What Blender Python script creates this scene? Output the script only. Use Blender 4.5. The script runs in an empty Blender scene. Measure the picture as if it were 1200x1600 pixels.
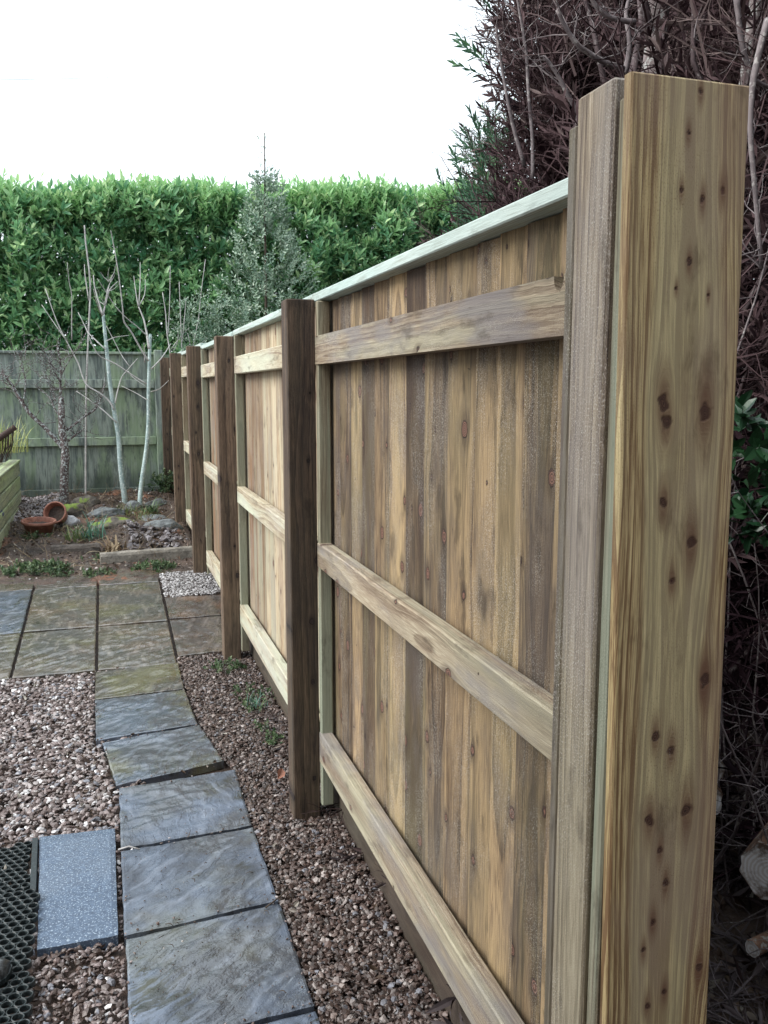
import bpy, math, random
import numpy as np
from mathutils import Vector, Matrix, noise

R = math.radians
random.seed(7)
rng = np.random.default_rng(7)

# ---------------------------------------------------------------- camera
SC = bpy.context.scene
COL = SC.collection
FPX, PITCH, YAW, CAM_H = 1350.0, R(8.1), R(17.7), 1.65
cam_d = bpy.data.cameras.new("camera")
cam = bpy.data.objects.new("camera", cam_d)
COL.objects.link(cam)
cam.location = (0, 0, CAM_H)
cam.rotation_euler = (R(90) - PITCH, 0, -YAW)
cam_d.sensor_fit = 'VERTICAL'
cam_d.sensor_height = 32.0
cam_d.lens = 32.0 * FPX / 1600.0
cam_d.clip_start = 0.02
cam_d.clip_end = 2000
SC.camera = cam
SC.render.resolution_x, SC.render.resolution_y = 768, 1024

# ---------------------------------------------------------------- sky, sun, exposure
SUN_EL, SUN_AZ = R(42), R(-93)       # azimuth from +Y towards +X (negative: left of the garden, a little ahead)
world = bpy.data.worlds.new("World")
SC.world = world
world.use_nodes = True
wn, wl = world.node_tree.nodes, world.node_tree.links
wn.clear()
sky = wn.new('ShaderNodeTexSky')
sky.sky_type = 'NISHITA'
sky.sun_disc = False
sky.sun_elevation = SUN_EL
sky.sun_rotation = SUN_AZ
sky.air_density, sky.dust_density, sky.ozone_density = 1.2, 3.0, 1.5
ov = wn.new('ShaderNodeMix'); ov.data_type = 'RGBA'      # thin even cloud over the blue
ov.inputs[0].default_value = 0.8
ov.inputs[7].default_value = (12.6, 13.8, 14.6, 1)
bg = wn.new('ShaderNodeBackground'); bg.inputs[1].default_value = 0.08
wo = wn.new('ShaderNodeOutputWorld')
wl.new(sky.outputs[0], ov.inputs[6]); wl.new(ov.outputs[2], bg.inputs[0]); wl.new(bg.outputs[0], wo.inputs[0])
sun_d = bpy.data.lights.new("sun", 'SUN')
sun_d.energy = 2.4; sun_d.angle = R(40); sun_d.color = (1.0, 0.97, 0.92)
sun = bpy.data.objects.new("sun", sun_d); COL.objects.link(sun)
sd = Vector((math.cos(SUN_EL) * math.sin(SUN_AZ), math.cos(SUN_EL) * math.cos(SUN_AZ), math.sin(SUN_EL)))
sun.rotation_euler = sd.to_track_quat('Z', 'Y').to_euler()
SC.view_settings.view_transform = 'Standard'
SC.view_settings.look = 'None'
SC.view_settings.gamma = 1
SC.view_settings.exposure = 0.92

# ---------------------------------------------------------------- survey helpers: bearings measured from the camera give real positions
def ray(x, y):
    u = (x - 600) / FPX; v = (800 - y) / FPX
    F = math.cos(PITCH) + v * math.sin(PITCH); U = v * math.cos(PITCH) - math.sin(PITCH)
    return Vector((F * math.sin(YAW) + u * math.cos(YAW), F * math.cos(YAW) - u * math.sin(YAW), U))
def g(y):
    return 0.0 if y < 5.2 else min((y - 5.2) * .072, .40)
def G(x, y, dz=0):
    r = ray(x, y); t = .5
    while t < 80:
        t += .005
        if CAM_H + r.z * t <= g(r.y * t) + dz: break
    return Vector((0, 0, CAM_H)) + r * t
def P(x, y, Y):
    r = ray(x, y); return Vector((0, 0, CAM_H)) + r * (Y / r.y)

# ---------------------------------------------------------------- object helpers
def tag(o, label=None, cat=None, group=None, kind=None):
    if label: o['label'] = label
    if cat: o['category'] = cat
    if group: o['group'] = group
    if kind: o['kind'] = kind
    return o
def empty(name, loc, label, cat, group=None, rz=0):
    o = bpy.data.objects.new(name, None); COL.objects.link(o)
    o.location = loc; o.rotation_euler = (0, 0, rz); o.empty_display_size = .1
    return tag(o, label, cat, group)

class MB:
    """collects shapes into ONE mesh; every vertex has a 'grain' coordinate (across, across, along) and a random colour"""
    def __init__(s): s.v = []; s.f = []; s.g = []; s.r = []; s.sm = []
    def add(s, V, F, grain=None, rnd=None, smooth=False):
        n = len(s.v); s.v += [tuple(p) for p in V]; s.f += [tuple(i + n for i in q) for q in F]
        s.g += [tuple(p) for p in (grain if grain is not None else V)]
        r = rnd or (random.random(), random.random(), random.random(), 1)
        s.r += [r] * len(V); s.sm += [smooth] * len(F)
    def box(s, a, b, axis=2, bev=.002, rnd=None, taper=None):
        lo, hi = a, b; V = []; idx = {}
        off = (random.uniform(-.05, .05), random.uniform(.05, .22), random.uniform(0, 40))
        for sx in (0, 1):
            for sy in (0, 1):
                for sz in (0, 1):
                    for k in range(3):
                        p = []
                        for d, sgn in enumerate((sx, sy, sz)):
                            q = hi[d] if sgn else lo[d]
                            if d != k: q += -bev if sgn else bev
                            p.append(q)
                        idx[(sx, sy, sz, k)] = len(V); V.append(p)
        F = []
        for k in range(3):
            i, j = (k + 1) % 3, (k + 2) % 3
            for s_ in (0, 1):
                q = []
                for (u, w) in ((0, 0), (1, 0), (1, 1), (0, 1)):
                    c = [0, 0, 0]; c[k] = s_; c[i] = u; c[j] = w; q.append(idx[(*c, k)])
                F.append(q if s_ else q[::-1])
        for k in range(3):           # edges along k
            i, j = (k + 1) % 3, (k + 2) % 3
            for u in (0, 1):
                for w in (0, 1):
                    c0 = [0, 0, 0]; c0[i] = u; c0[j] = w; c1 = list(c0); c1[k] = 1
                    q = [idx[(*c0, i)], idx[(*c1, i)], idx[(*c1, j)], idx[(*c0, j)]]
                    F.append(q if (u == w) else q[::-1])
        for sx in (0, 1):
            for sy in (0, 1):
                for sz in (0, 1):
                    q = [idx[(sx, sy, sz, 0)], idx[(sx, sy, sz, 1)], idx[(sx, sy, sz, 2)]]
                    F.append(q if (sx + sy + sz) % 2 else q[::-1])
        c = [(lo[d] + hi[d]) / 2 for d in range(3)]
        o = [(axis + 1) % 3, (axis + 2) % 3]
        gr = [(p[o[0]] - c[o[0]] + off[0], p[o[1]] - c[o[1]] + off[1], p[axis] + off[2]) for p in V]
        s.add(V, F, gr, rnd)
    def prism(s, poly, z0, z1, axis=2, rnd=None):
        """poly in the two axes after `axis`, extruded along axis"""
        n = len(poly); V = []; off = (random.uniform(-.05, .05), random.uniform(.05, .22), random.uniform(0, 40)); gr = []
        cx = sum(p[0] for p in poly) / n; cy = sum(p[1] for p in poly) / n
        for z in (z0, z1):
            for (a, b) in poly:
                p = [0, 0, 0]; p[axis] = z; p[(axis + 1) % 3] = a; p[(axis + 2) % 3] = b; V.append(p)
                gr.append((a - cx + off[0], b - cy + off[1], z + off[2]))
        F = [tuple(range(n))[::-1], tuple(range(n, 2 * n))] + [(i, (i + 1) % n, n + (i + 1) % n, n + i) for i in range(n)]
        s.add(V, F, gr, rnd)
    def tube(s, pts, rads, n=7, rnd=None, wob=0, cap=True):
        pts = [Vector(p) for p in pts]; V = []; F = []; gr = []; L = 0
        up = Vector((.3, .2, 1)).normalized(); o = random.uniform(0, 30)
        for i, p in enumerate(pts):
            d = (pts[min(i + 1, len(pts) - 1)] - pts[max(i - 1, 0)]).normalized()
            if abs(d.dot(up)) > .95: up = Vector((1, .1, 0))
            a = d.cross(up).normalized(); b = d.cross(a)
            up = b.cross(d) if False else up
            if i: L += (p - pts[i - 1]).length
            for k in range(n):
                t = 2 * math.pi * k / n; r = rads[i] * (1 + (random.uniform(-wob, wob) if wob else 0))
                q = p + a * (math.cos(t) * r) + b * (math.sin(t) * r); V.append(q)
                gr.append((math.cos(t) * r + o, math.sin(t) * r, L))
        for i in range(len(pts) - 1):
            for k in range(n):
                F.append((i * n + k, i * n + (k + 1) % n, (i + 1) * n + (k + 1) % n, (i + 1) * n + k))
        s.add(V, F, gr, rnd, True)
        if cap:
            m = len(s.v)
            s.f += [tuple(m - n + k for k in range(n)), tuple(m - len(V) + k for k in range(n))[::-1]]; s.sm += [False, False]
    def build(s, name, mat, parent=None):
        me = bpy.data.meshes.new(name)
        me.from_pydata(s.v, [], s.f)
        a = me.attributes.new('grain', 'FLOAT_VECTOR', 'POINT'); a.data.foreach_set('vector', np.array(s.g, dtype=np.float32).ravel())
        a = me.attributes.new('rnd', 'FLOAT_COLOR', 'POINT'); a.data.foreach_set('color', np.array(s.r, dtype=np.float32).ravel())
        me.polygons.foreach_set('use_smooth', s.sm)
        me.materials.append(mat); me.update()
        o = bpy.data.objects.new(name, me); COL.objects.link(o)
        if parent: o.parent = parent; o.matrix_parent_inverse = Matrix.Translation(-Vector(parent.location)) if parent.type == 'EMPTY' and not parent.get('local') else Matrix()
        return o

def build_np(name, V, F, mat, rnd=None, smooth=False, parent=None, extra=None):
    V = np.asarray(V, np.float32); F = np.asarray(F, np.int32); k = F.shape[1]
    me = bpy.data.meshes.new(name)
    me.vertices.add(len(V)); me.vertices.foreach_set('co', V.ravel())
    me.loops.add(F.size); me.loops.foreach_set('vertex_index', F.ravel())
    me.polygons.add(len(F)); me.polygons.foreach_set('loop_start', np.arange(0, F.size, k, dtype=np.int32))
    me.polygons.foreach_set('use_smooth', np.full(len(F), smooth))
    a = me.attributes.new('rnd', 'FLOAT_COLOR', 'POINT')
    if rnd is None: rnd = np.zeros((len(V), 4), np.float32)
    a.data.foreach_set('color', np.asarray(rnd, np.float32).ravel())
    me.materials.append(mat); me.update(calc_edges=True); me.validate()
    o = bpy.data.objects.new(name, me); COL.objects.link(o)
    if parent: o.parent = parent; o.matrix_parent_inverse = Matrix.Translation(-Vector(parent.location))
    return o

def inst(TV, TF, M, t, rnd):
    """N transformed copies of a template as plain arrays"""
    N = len(t); n = len(TV)
    V = np.einsum('nij,kj->nki', M, TV) + t[:, None, :]
    F = TF[None] + (np.arange(N) * n)[:, None, None]
    return V.reshape(-1, 3), F.reshape(-1, TF.shape[1]), np.repeat(rnd, n, axis=0)
def cat(parts):
    Vs, Fs, Rs, n = [], [], [], 0
    for V, F, r in parts:
        Vs.append(V); Fs.append(F + n); Rs.append(r); n += len(V)
    return np.concatenate(Vs), np.concatenate(Fs), np.concatenate(Rs)
def frames(d, roll, sc):
    """matrices whose local Z follows d"""
    d = d / np.linalg.norm(d, axis=1, keepdims=True)
    up = np.where(np.abs(d[:, 2:3]) > .95, np.array([[1., 0, 0]]), np.array([[0., 0, 1.]]))
    a = np.cross(up, d); a /= np.linalg.norm(a, axis=1, keepdims=True); b = np.cross(d, a)
    c, s = np.cos(roll)[:, None], np.sin(roll)[:, None]
    x = a * c + b * s; y = -a * s + b * c
    return np.stack([x, y, d], axis=2) * sc[:, None, None]
def rrot(N, sc):
    d = rng.normal(size=(N, 3)); return frames(d, rng.uniform(0, 6.28, N), sc)

# ---------------------------------------------------------------- node helpers
class NT:
    def __init__(s, name):
        m = bpy.data.materials.new(name); m.use_nodes = True; s.m = m
        s.n, s.l = m.node_tree.nodes, m.node_tree.links; s.n.clear()
        s.out = s.n.new('ShaderNodeOutputMaterial'); s.b = s.n.new('ShaderNodeBsdfPrincipled')
        s.l.new(s.b.outputs[0], s.out.inputs[0])
    def put(s, sock, v):
        if isinstance(v, bpy.types.NodeSocket): s.l.new(v, sock)
        elif v is not None:
            if sock.type == 'RGBA' and len(v) == 3: v = (*v, 1)
            sock.default_value = v
    def node(s, t, ins, out=0, **kw):
        n = s.n.new(t)
        for k, v in kw.items(): setattr(n, k, v)
        for k, v in ins.items(): s.put(n.inputs[k], v)
        return n.outputs[out] if out is not None else n
    def M(s, op, a, b=None, c=None, clamp=False):
        return s.node('ShaderNodeMath', {k: v for k, v in ((0, a), (1, b), (2, c)) if v is not None}, operation=op, use_clamp=clamp)
    def V(s, op, a, b=None):
        n = s.n.new('ShaderNodeVectorMath'); n.operation = op; s.put(n.inputs[0], a)
        if op == 'SCALE': s.put(n.inputs[3], b)
        elif b is not None: s.put(n.inputs[1], b)
        return n.outputs[1] if op in ('LENGTH', 'DISTANCE', 'DOT_PRODUCT') else n.outputs[0]
    def noise(s, v, sc, det=3, rough=.55, out=0, dist=0):
        return s.node('ShaderNodeTexNoise', {'Vector': v, 'Scale': sc, 'Detail': det, 'Roughness': rough, 'Distortion': dist}, out)
    def mr(s, v, a, b, c=0., d=1., smooth=True):
        return s.node('ShaderNodeMapRange', {0: v, 1: a, 2: b, 3: c, 4: d}, interpolation_type='SMOOTHSTEP' if smooth else 'LINEAR')
    def mix(s, f, a, b, mode='MIX'):
        return s.node('ShaderNodeMix', {0: f, 6: a, 7: b}, 2, data_type='RGBA', blend_type=mode)
    def attr(s, name, out=1): return s.node('ShaderNodeAttribute', {}, out, attribute_name=name)
    def sep(s, v):
        n = s.n.new('ShaderNodeSeparateXYZ'); s.put(n.inputs[0], v); return n.outputs
    def comb(s, x, y, z): return s.node('ShaderNodeCombineXYZ', {0: x, 1: y, 2: z})
    def pos(s): return s.n.new('ShaderNodeNewGeometry').outputs[0]
    def bump(s, h, strength=.5, dist=.002, normal=None):
        return s.node('ShaderNodeBump', {'Height': h, 'Strength': strength, 'Distance': dist, **({'Normal': normal} if normal else {})})
    def fin(s, color, rough=.8, normal=None, spec=.5, **kw):
        s.put(s.b.inputs['Base Color'], color); s.put(s.b.inputs['Roughness'], rough)
        s.b.inputs['Specular IOR Level'].default_value = spec
        if normal: s.put(s.b.inputs['Normal'], normal)
        for k, v in kw.items(): s.put(s.b.inputs[k], v)
        return s.m

def wood(name, pale, mid, dark, green=None, green_amt=.4, grey=None, grey_amt=.3, ring=.006, knots=.5, rough=.75, bump=.5, var=.25, wet=0., kcol=(.05, .025, .018), explicit=None, fuzz=.25, ringc=.75):
    t = NT(name)
    gr = t.attr('grain'); rn = t.sep(t.attr('rnd'))
    a, b, c = t.sep(gr)
    # slow warp of the grain
    w = t.node('ShaderNodeTexNoise', {'Vector': t.V('MULTIPLY', gr, (2.5, 2.5, .9)), 'Scale': 1., 'Detail': 2.}, 1)
    w = t.V('SCALE', t.V('SUBTRACT', w, (.5, .5, .5)), .035)
    a2 = t.M('ADD', a, t.sep(w)[0]); b2 = t.M('ADD', b, t.sep(w)[1])
    kmask = None; khalo = None; kring = None; krim = None
    if knots > 0:
        sc = (9., .6, 4.6)
        q = t.V('MULTIPLY', gr, sc)
        vo = t.node('ShaderNodeTexVoronoi', {'Vector': q, 'Scale': 1., 'Randomness': .9}, None, feature='F1')
        d = t.V('DIVIDE', t.V('SUBTRACT', q, vo.outputs['Position']), sc)
        Rk = t.M('MULTIPLY', t.M('MAXIMUM', t.M('SUBTRACT', t.sep(vo.outputs['Color'])[0], 1 - knots), 0.), .019)
        kd = t.V('LENGTH', t.V('MULTIPLY', d, (1, .01, .7)))
        kf = t.V('LENGTH', t.V('MULTIPLY', d, (1, .01, .45)))
        R2 = t.M('MULTIPLY', Rk, Rk)
        fl = t.M('DIVIDE', R2, t.M('ADD', t.M('MULTIPLY', kf, kf), t.M('ADD', t.M('MULTIPLY', R2, .5), 1e-6)))
        fl = t.M('MULTIPLY', fl, 1.1)
        dx, dy, dz = t.sep(d)
        a2 = t.M('SUBTRACT', a2, t.M('MULTIPLY', dx, fl))
        wob = t.M('MULTIPLY', t.M('SUBTRACT', t.noise(gr, 90., 2), .5), .008)
        kdw = t.M('ADD', kd, wob)
        kmask = t.M('MULTIPLY', t.mr(t.M('SUBTRACT', Rk, kdw), -.0007, .0007), t.M('GREATER_THAN', Rk, .0008))
        krim = t.M('MULTIPLY', t.mr(t.M('ABSOLUTE', t.M('SUBTRACT', Rk, kdw)), .0022, .0006), t.M('GREATER_THAN', Rk, .0015))
        khalo = t.M('MULTIPLY', t.mr(t.M('DIVIDE', kf, t.M('ADD', Rk, .0005)), 2.1, .9), t.mr(Rk, .001, .006))
        kring = t.M('SINE', t.M('MULTIPLY', kd, 1800.))
    if explicit:
        kv = t.sep(t.attr('knot')); kmask, khalo = kv[0], kv[1]
        kring = t.M('SINE', t.M('MULTIPLY', kv[2], 2600.))
    rad = t.M('SQRT', t.M('ADD', t.M('MULTIPLY', a2, a2), t.M('MULTIPLY', b2, b2)))
    irr = t.noise(t.comb(t.M('MULTIPLY', rad, 60.), rn[0], t.M('MULTIPLY', c, .25)), 1., 3)
    ph = t.M('FRACT', t.M('ADD', t.M('DIVIDE', rad, ring), t.M('MULTIPLY', irr, 2.2)))
    late = t.M('MULTIPLY', t.M('POWER', ph, 2.4), t.mr(ph, 1., .93, .2, 1.))
    fib = t.noise(t.comb(t.M('MULTIPLY', a2, 260.), t.M('MULTIPLY', b2, 260.), t.M('MULTIPLY', c, 9.)), 1., 4, .65)
    band = t.noise(t.comb(t.M('MULTIPLY', rad, 45.), t.M('MULTIPLY', rn[1], 9.), t.M('MULTIPLY', c, .7)), 1., 3, .6)
    fine = t.noise(t.comb(t.M('MULTIPLY', a2, 700.), t.M('MULTIPLY', b2, 700.), t.M('MULTIPLY', c, 14.)), 1., 3, .6)
    tone = t.M('ADD', t.M('MULTIPLY', late, .34 * ringc), t.M('ADD', t.M('MULTIPLY', t.M('ADD', t.M('MULTIPLY', fib, .55), t.M('MULTIPLY', fine, .60)), 1.15), t.M('MULTIPLY', band, .6)))
    tone = t.M('SUBTRACT', tone, .30)
    tone = t.M('ADD', tone, t.M('MULTIPLY', t.M('SUBTRACT', rn[2], .5), var * 1.6))
    ramp = t.n.new('ShaderNodeValToRGB'); t.put(ramp.inputs[0], tone)
    e = ramp.color_ramp.elements; e[0].position = .42; e[0].color = (*pale, 1); e[1].position = .84; e[1].color = (*dark, 1)
    x = e.new(.60); x.color = (*mid, 1)
    col = ramp.outputs[0]
    if green:
        gm = t.mr(t.noise(t.comb(t.M('MULTIPLY', rad, 30.), t.M('MULTIPLY', rn[0], 17.), t.M('MULTIPLY', c, .8)), 1., 3), .42, .66)
        col = t.mix(t.M('MULTIPLY', gm, green_amt), col, green)
    if grey:
        gm = t.mr(t.noise(t.comb(t.M('MULTIPLY', a, 7.), t.M('MULTIPLY', b, 7.), t.M('ADD', t.M('MULTIPLY', c, 2.1), t.M('MULTIPLY', rn[1], 13.))), 1., 4, .65), .44, .66)
        col = t.mix(t.M('MULTIPLY', gm, grey_amt), col, grey)
    # dirty smudges and water stains
    sm = t.mr(t.noise(t.comb(t.M('MULTIPLY', a, 16.), t.M('MULTIPLY', b, 16.), t.M('ADD', t.M('MULTIPLY', c, 5.), rn[2])), 1., 5, .65), .55, .68)
    col = t.mix(t.M('MULTIPLY', sm, .5), col, tuple(q * .35 for q in dark))
    bright = t.M('ADD', 1 - var * .5, t.M('MULTIPLY', rn[0], var))
    col = t.mix(1., col, t.comb(bright, bright, bright), 'MULTIPLY')
    if kmask is not None:
        col = t.mix(t.M('MULTIPLY', khalo, .5 if not explicit else .8), col, tuple(q * .8 for q in dark) if not explicit else (.14, .065, .038))
        kc = t.mix(t.mr(kring, -1., 1.), kcol, tuple(min(1, q * 4.2) for q in kcol))
        col = t.mix(t.M('MULTIPLY', kmask, .9), col, kc)
        if krim: col = t.mix(t.M('MULTIPLY', krim, .8), col, tuple(q * .4 for q in kcol))
    # raised fibres of sawn timber: sparkle painted in as pale specks, pits darkened
    if fuzz:
        fz = t.noise(t.comb(t.M('MULTIPLY', a, 900.), t.M('MULTIPLY', b, 900.), t.M('MULTIPLY', c, 330.)), 1., 2, .5)
        patch = t.mr(t.noise(t.comb(t.M('MULTIPLY', a, 9.), t.M('MULTIPLY', b, 9.), t.M('MULTIPLY', c, 3.)), 1., 2), .4, .65)
        fm = t.M('MULTIPLY', t.mr(fz, .56, .68), t.M('MULTIPLY', patch, fuzz * 1.2))
        col = t.mix(fm, col, (.60, .58, .53))
        pit = t.mr(fz, .42, .34, 0, .55); col = t.mix(t.M('MULTIPLY', pit, patch), col, tuple(q * .6 for q in dark))
    h = t.M('ADD', t.M('MULTIPLY', fib, 1.), t.M('MULTIPLY', late, -.35))
    if fuzz: h = t.M('ADD', h, t.M('MULTIPLY', fz, .9))
    if kmask is not None: h = t.M('SUBTRACT', h, t.M('MULTIPLY', kmask, .5))
    nb = t.bump(h, bump, .0016)
    rg = t.mr(t.noise(gr, 3., 2), .3, .7, rough - wet, rough + .1)
    return t.fin(col, rg, nb, .35)

def foliage(name, c1, c2, c3=None, rough=.4, trans=.25, spec=.5, hue=.0):
    t = NT(name); rn = t.sep(t.attr('rnd'))
    col = t.mix(rn[0], c1, c2)
    if c3: col = t.mix(t.mr(rn[1], .7, 1.), col, c3)
    tr = t.node('ShaderNodeBsdfTranslucent', {'Color': t.mix(.5, col, (.25, .4, .05), 'MIX') if hue else col})
    t.fin(col, rough, None, spec)
    if trans:
        mx = t.n.new('ShaderNodeMixShader'); mx.inputs[0].default_value = trans
        t.l.new(t.b.outputs[0], mx.inputs[1]); t.l.new(tr, mx.inputs[2]); t.l.new(mx.outputs[0], t.out.inputs[0])
    return t.m

def bark(name, c1, c2, sc=30., lichen=None, lam=.35, bump=.6, rings=0):
    t = NT(name); gr = t.attr('grain')
    n1 = t.noise(t.V('MULTIPLY', gr, (1, 1, .35)), sc, 5, .65)
    col = t.mix(t.mr(n1, .35, .65), c1, c2)
    if rings:
        s = t.noise(t.comb(.0, .0, t.M('MULTIPLY', t.sep(gr)[2], 70.)), 1., 2)
        col = t.mix(t.mr(s, .62, .7, 0, .5), col, tuple(q * .45 for q in c1))
    if lichen:
        n2 = t.noise(gr, 45., 4, .6)
        col = t.mix(t.mr(n2, .62 - lam * .3, .72 - lam * .3), col, lichen)
    return t.fin(col, .85, t.bump(n1, bump, .004), .3)

M = {}
M['panel'] = wood('shaded_board_wood', (.37, .262, .145), (.19, .128, .073), (.048, .029, .019), (.20, .18, .09), .35, (.095, .078, .068), .6, ring=.007, knots=.8, var=.34, fuzz=.55, bump=1.)  # near-bay boards, colour darkened to stand for shade
M['panel_far'] = wood('lit_board_wood', (.48, .40, .28), (.33, .245, .155), (.16, .095, .055), (.38, .41, .31), .5, (.22, .19, .175), .4, ring=.008, knots=.6, var=.4, fuzz=.1)  # same boards in the far bays, brighter light put into the colour
M['rail'] = wood('shaded_rail_wood', (.40, .35, .26), (.27, .215, .15), (.13, .09, .06), (.32, .32, .23), .45, (.17, .16, .165), .7, ring=.012, knots=.7, var=.3, fuzz=.5, bump=.8)  # near-bay rails, shade put into the colour
M['rail_far'] = wood('lit_rail_wood', (.48, .45, .34), (.35, .30, .21), (.17, .12, .08), (.45, .50, .40), .6, (.36, .34, .33), .3, ring=.010, knots=.3, var=.3, fuzz=.2)  # paler copy of the rails, colour lifted for the better lit bays
M['post'] = wood('brown_post_wood', (.165, .115, .080), (.085, .057, .040), (.020, .014, .011), (.07, .06, .035), .3, (.028, .022, .02), .5, ring=.011, knots=.7, var=.5, fuzz=.06, kcol=(.012, .008, .008))
M['near_post'] = wood('weathered_post_wood', (.48, .41, .31), (.29, .235, .17), (.10, .072, .055), (.25, .24, .16), .4, (.27, .25, .24), .5, ring=.007, knots=.6, var=.2, fuzz=.8, bump=1.)
M['cap'] = wood('capping_wood', (.52, .60, .56), (.44, .52, .49), (.28, .31, .27), (.38, .54, .52), .5, (.46, .52, .51), .3, ring=.012, knots=.12, var=.12, fuzz=.1)
M['gboard'] = wood('gravel_board_wood', (.15, .12, .09), (.10, .075, .055), (.045, .032, .025), (.10, .10, .07), .4, None, 0, ring=.01, knots=.2, var=.2, fuzz=.1, wet=.2)
M['batten'] = wood('batten_wood', (.40, .38, .28), (.26, .23, .16), (.15, .12, .08), (.30, .36, .28), .6, None, 0, ring=.007, knots=.1, var=.15, fuzz=.3)

# ---------------------------------------------------------------- unseen house corner, added behind the left shoulder to shade the near ground
def brick_mat():
    t = NT('house_brick'); p = t.pos(); x, y, z = t.sep(p)
    br = t.node('ShaderNodeTexBrick', {'Vector': t.comb(t.M('ADD', x, y), z, 0.), 'Color1': (.30, .13, .08), 'Color2': (.22, .09, .06), 'Mortar': (.4, .37, .33), 'Scale': 1., 'Mortar Size': .006, 'Brick Width': .225, 'Row Height': .075}, None)
    n = t.noise(p, 14., 4)
    return t.fin(t.mix(t.mr(n, .3, .7, 0, .4), br.outputs[0], (.12, .06, .045)), .85, t.bump(br.outputs[1], -.5, .006))
mb = MB(); mb.box((-1.9, -4.5, -.1), (-1.45, 1.1, 4.6), 2, .004); mb.box((-1.45, -4.6, -.1), (3.2, -4.1, 5.2), 2, .004)
added_house = empty('house', (-1.45, -1., 0), 'unseen red brick house corner, added to shade the ground by the rubber mats', 'house')
mb.build('wall', brick_mat(), added_house)

# ---------------------------------------------------------------- ground
def ground_mat():
    t = NT('soil'); p = t.pos(); y = t.sep(p)[1]
    n1 = t.noise(p, 9., 6, .65); n2 = t.noise(p, 70., 4, .6)
    col = t.mix(t.mr(n1, .3, .7), (.030, .019, .013), (.075, .048, .036))
    col = t.mix(t.mr(n2, .6, .75, 0, .6), col, (.16, .12, .10))
    return t.fin(col, t.mr(n1, .3, .7, .45, .85), t.bump(t.M('ADD', n1, t.M('MULTIPLY', n2, .4)), .9, .02), .5)
M['soil'] = ground_mat()
def grid_obj(name, xs, ys, zf, mat):
    nx, ny = len(xs), len(ys)
    V = [(x, y, zf(x, y)) for y in ys for x in xs]
    F = np.array([(j * nx + i, j * nx + i + 1, (j + 1) * nx + i + 1, (j + 1) * nx + i) for j in range(ny - 1) for i in range(nx - 1)])
    return build_np(name, V, F, mat, smooth=True)
def soil_z(x, y):
    z = g(y) - .035
    if x > .82: z += .02 + .06 * (noise.noise((x * 2, y * 2, 1)) + .5) * min(1, (x - .82) * 3)
    return z
xs = [-900, -200, -40, -12] + list(np.linspace(-4, 8, 61)) + [14, 40, 200, 900]
ys = [-900, -200, -40, -12] + list(np.linspace(-4, 15, 96)) + [22, 60, 200, 900]
gr = grid_obj('ground', xs, ys, soil_z, M['soil']); tag(gr, kind='structure', label='dark damp garden soil', cat='ground')

def bed_z(x, y):
    z = g(y) - .05
    e = min(1, max(0, (y - 7.72) / .35)) * min(1, max(0, (.72 - x) / .05 + .5))
    bump_ = .055 * noise.noise((x * 3, y * 3, 0)) + .03 * noise.noise((x * 9, y * 9, 4)) + .018 * noise.noise((x * 28, y * 28, 7)) + .012 * noise.noise((x * 70, y * 70, 2))
    z += e * (.085 + bump_)
    z += (1 - e) * (.050 + .012 * noise.noise((x * 20, y * 20, 3)) + .012 * noise.noise((x * 5, y * 5, 3)) if y > 7.1 else -.02)
    return z
def bed_mat():
    t = NT('flower_bed_soil'); p = t.pos()
    n1 = t.noise(p, 5., 6, .65); n2 = t.noise(p, 60., 5, .65); n3 = t.noise(p, 2.2, 3)
    col = t.mix(t.mr(n1, .3, .7), (.028, .019, .015), (.085, .055, .042))
    col = t.mix(t.mr(n3, .56, .66, 0, .75), col, (.20, .085, .045))
    col = t.mix(t.mr(n2, .63, .74, 0, .7), col, (.26, .24, .23))
    return t.fin(col, t.mr(n1, .35, .65, .3, .8), t.bump(t.M('ADD', n1, n2), .9, .02), .5)
M['bed'] = bed_mat()
o = grid_obj('flower_bed', np.linspace(-2.6, .735, 150), np.linspace(7.0, 10.85, 175), bed_z, M['bed'])
tag(o, kind='structure', label='lumpy dark soil of the flower bed below the old fence', cat='flower bed')

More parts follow.
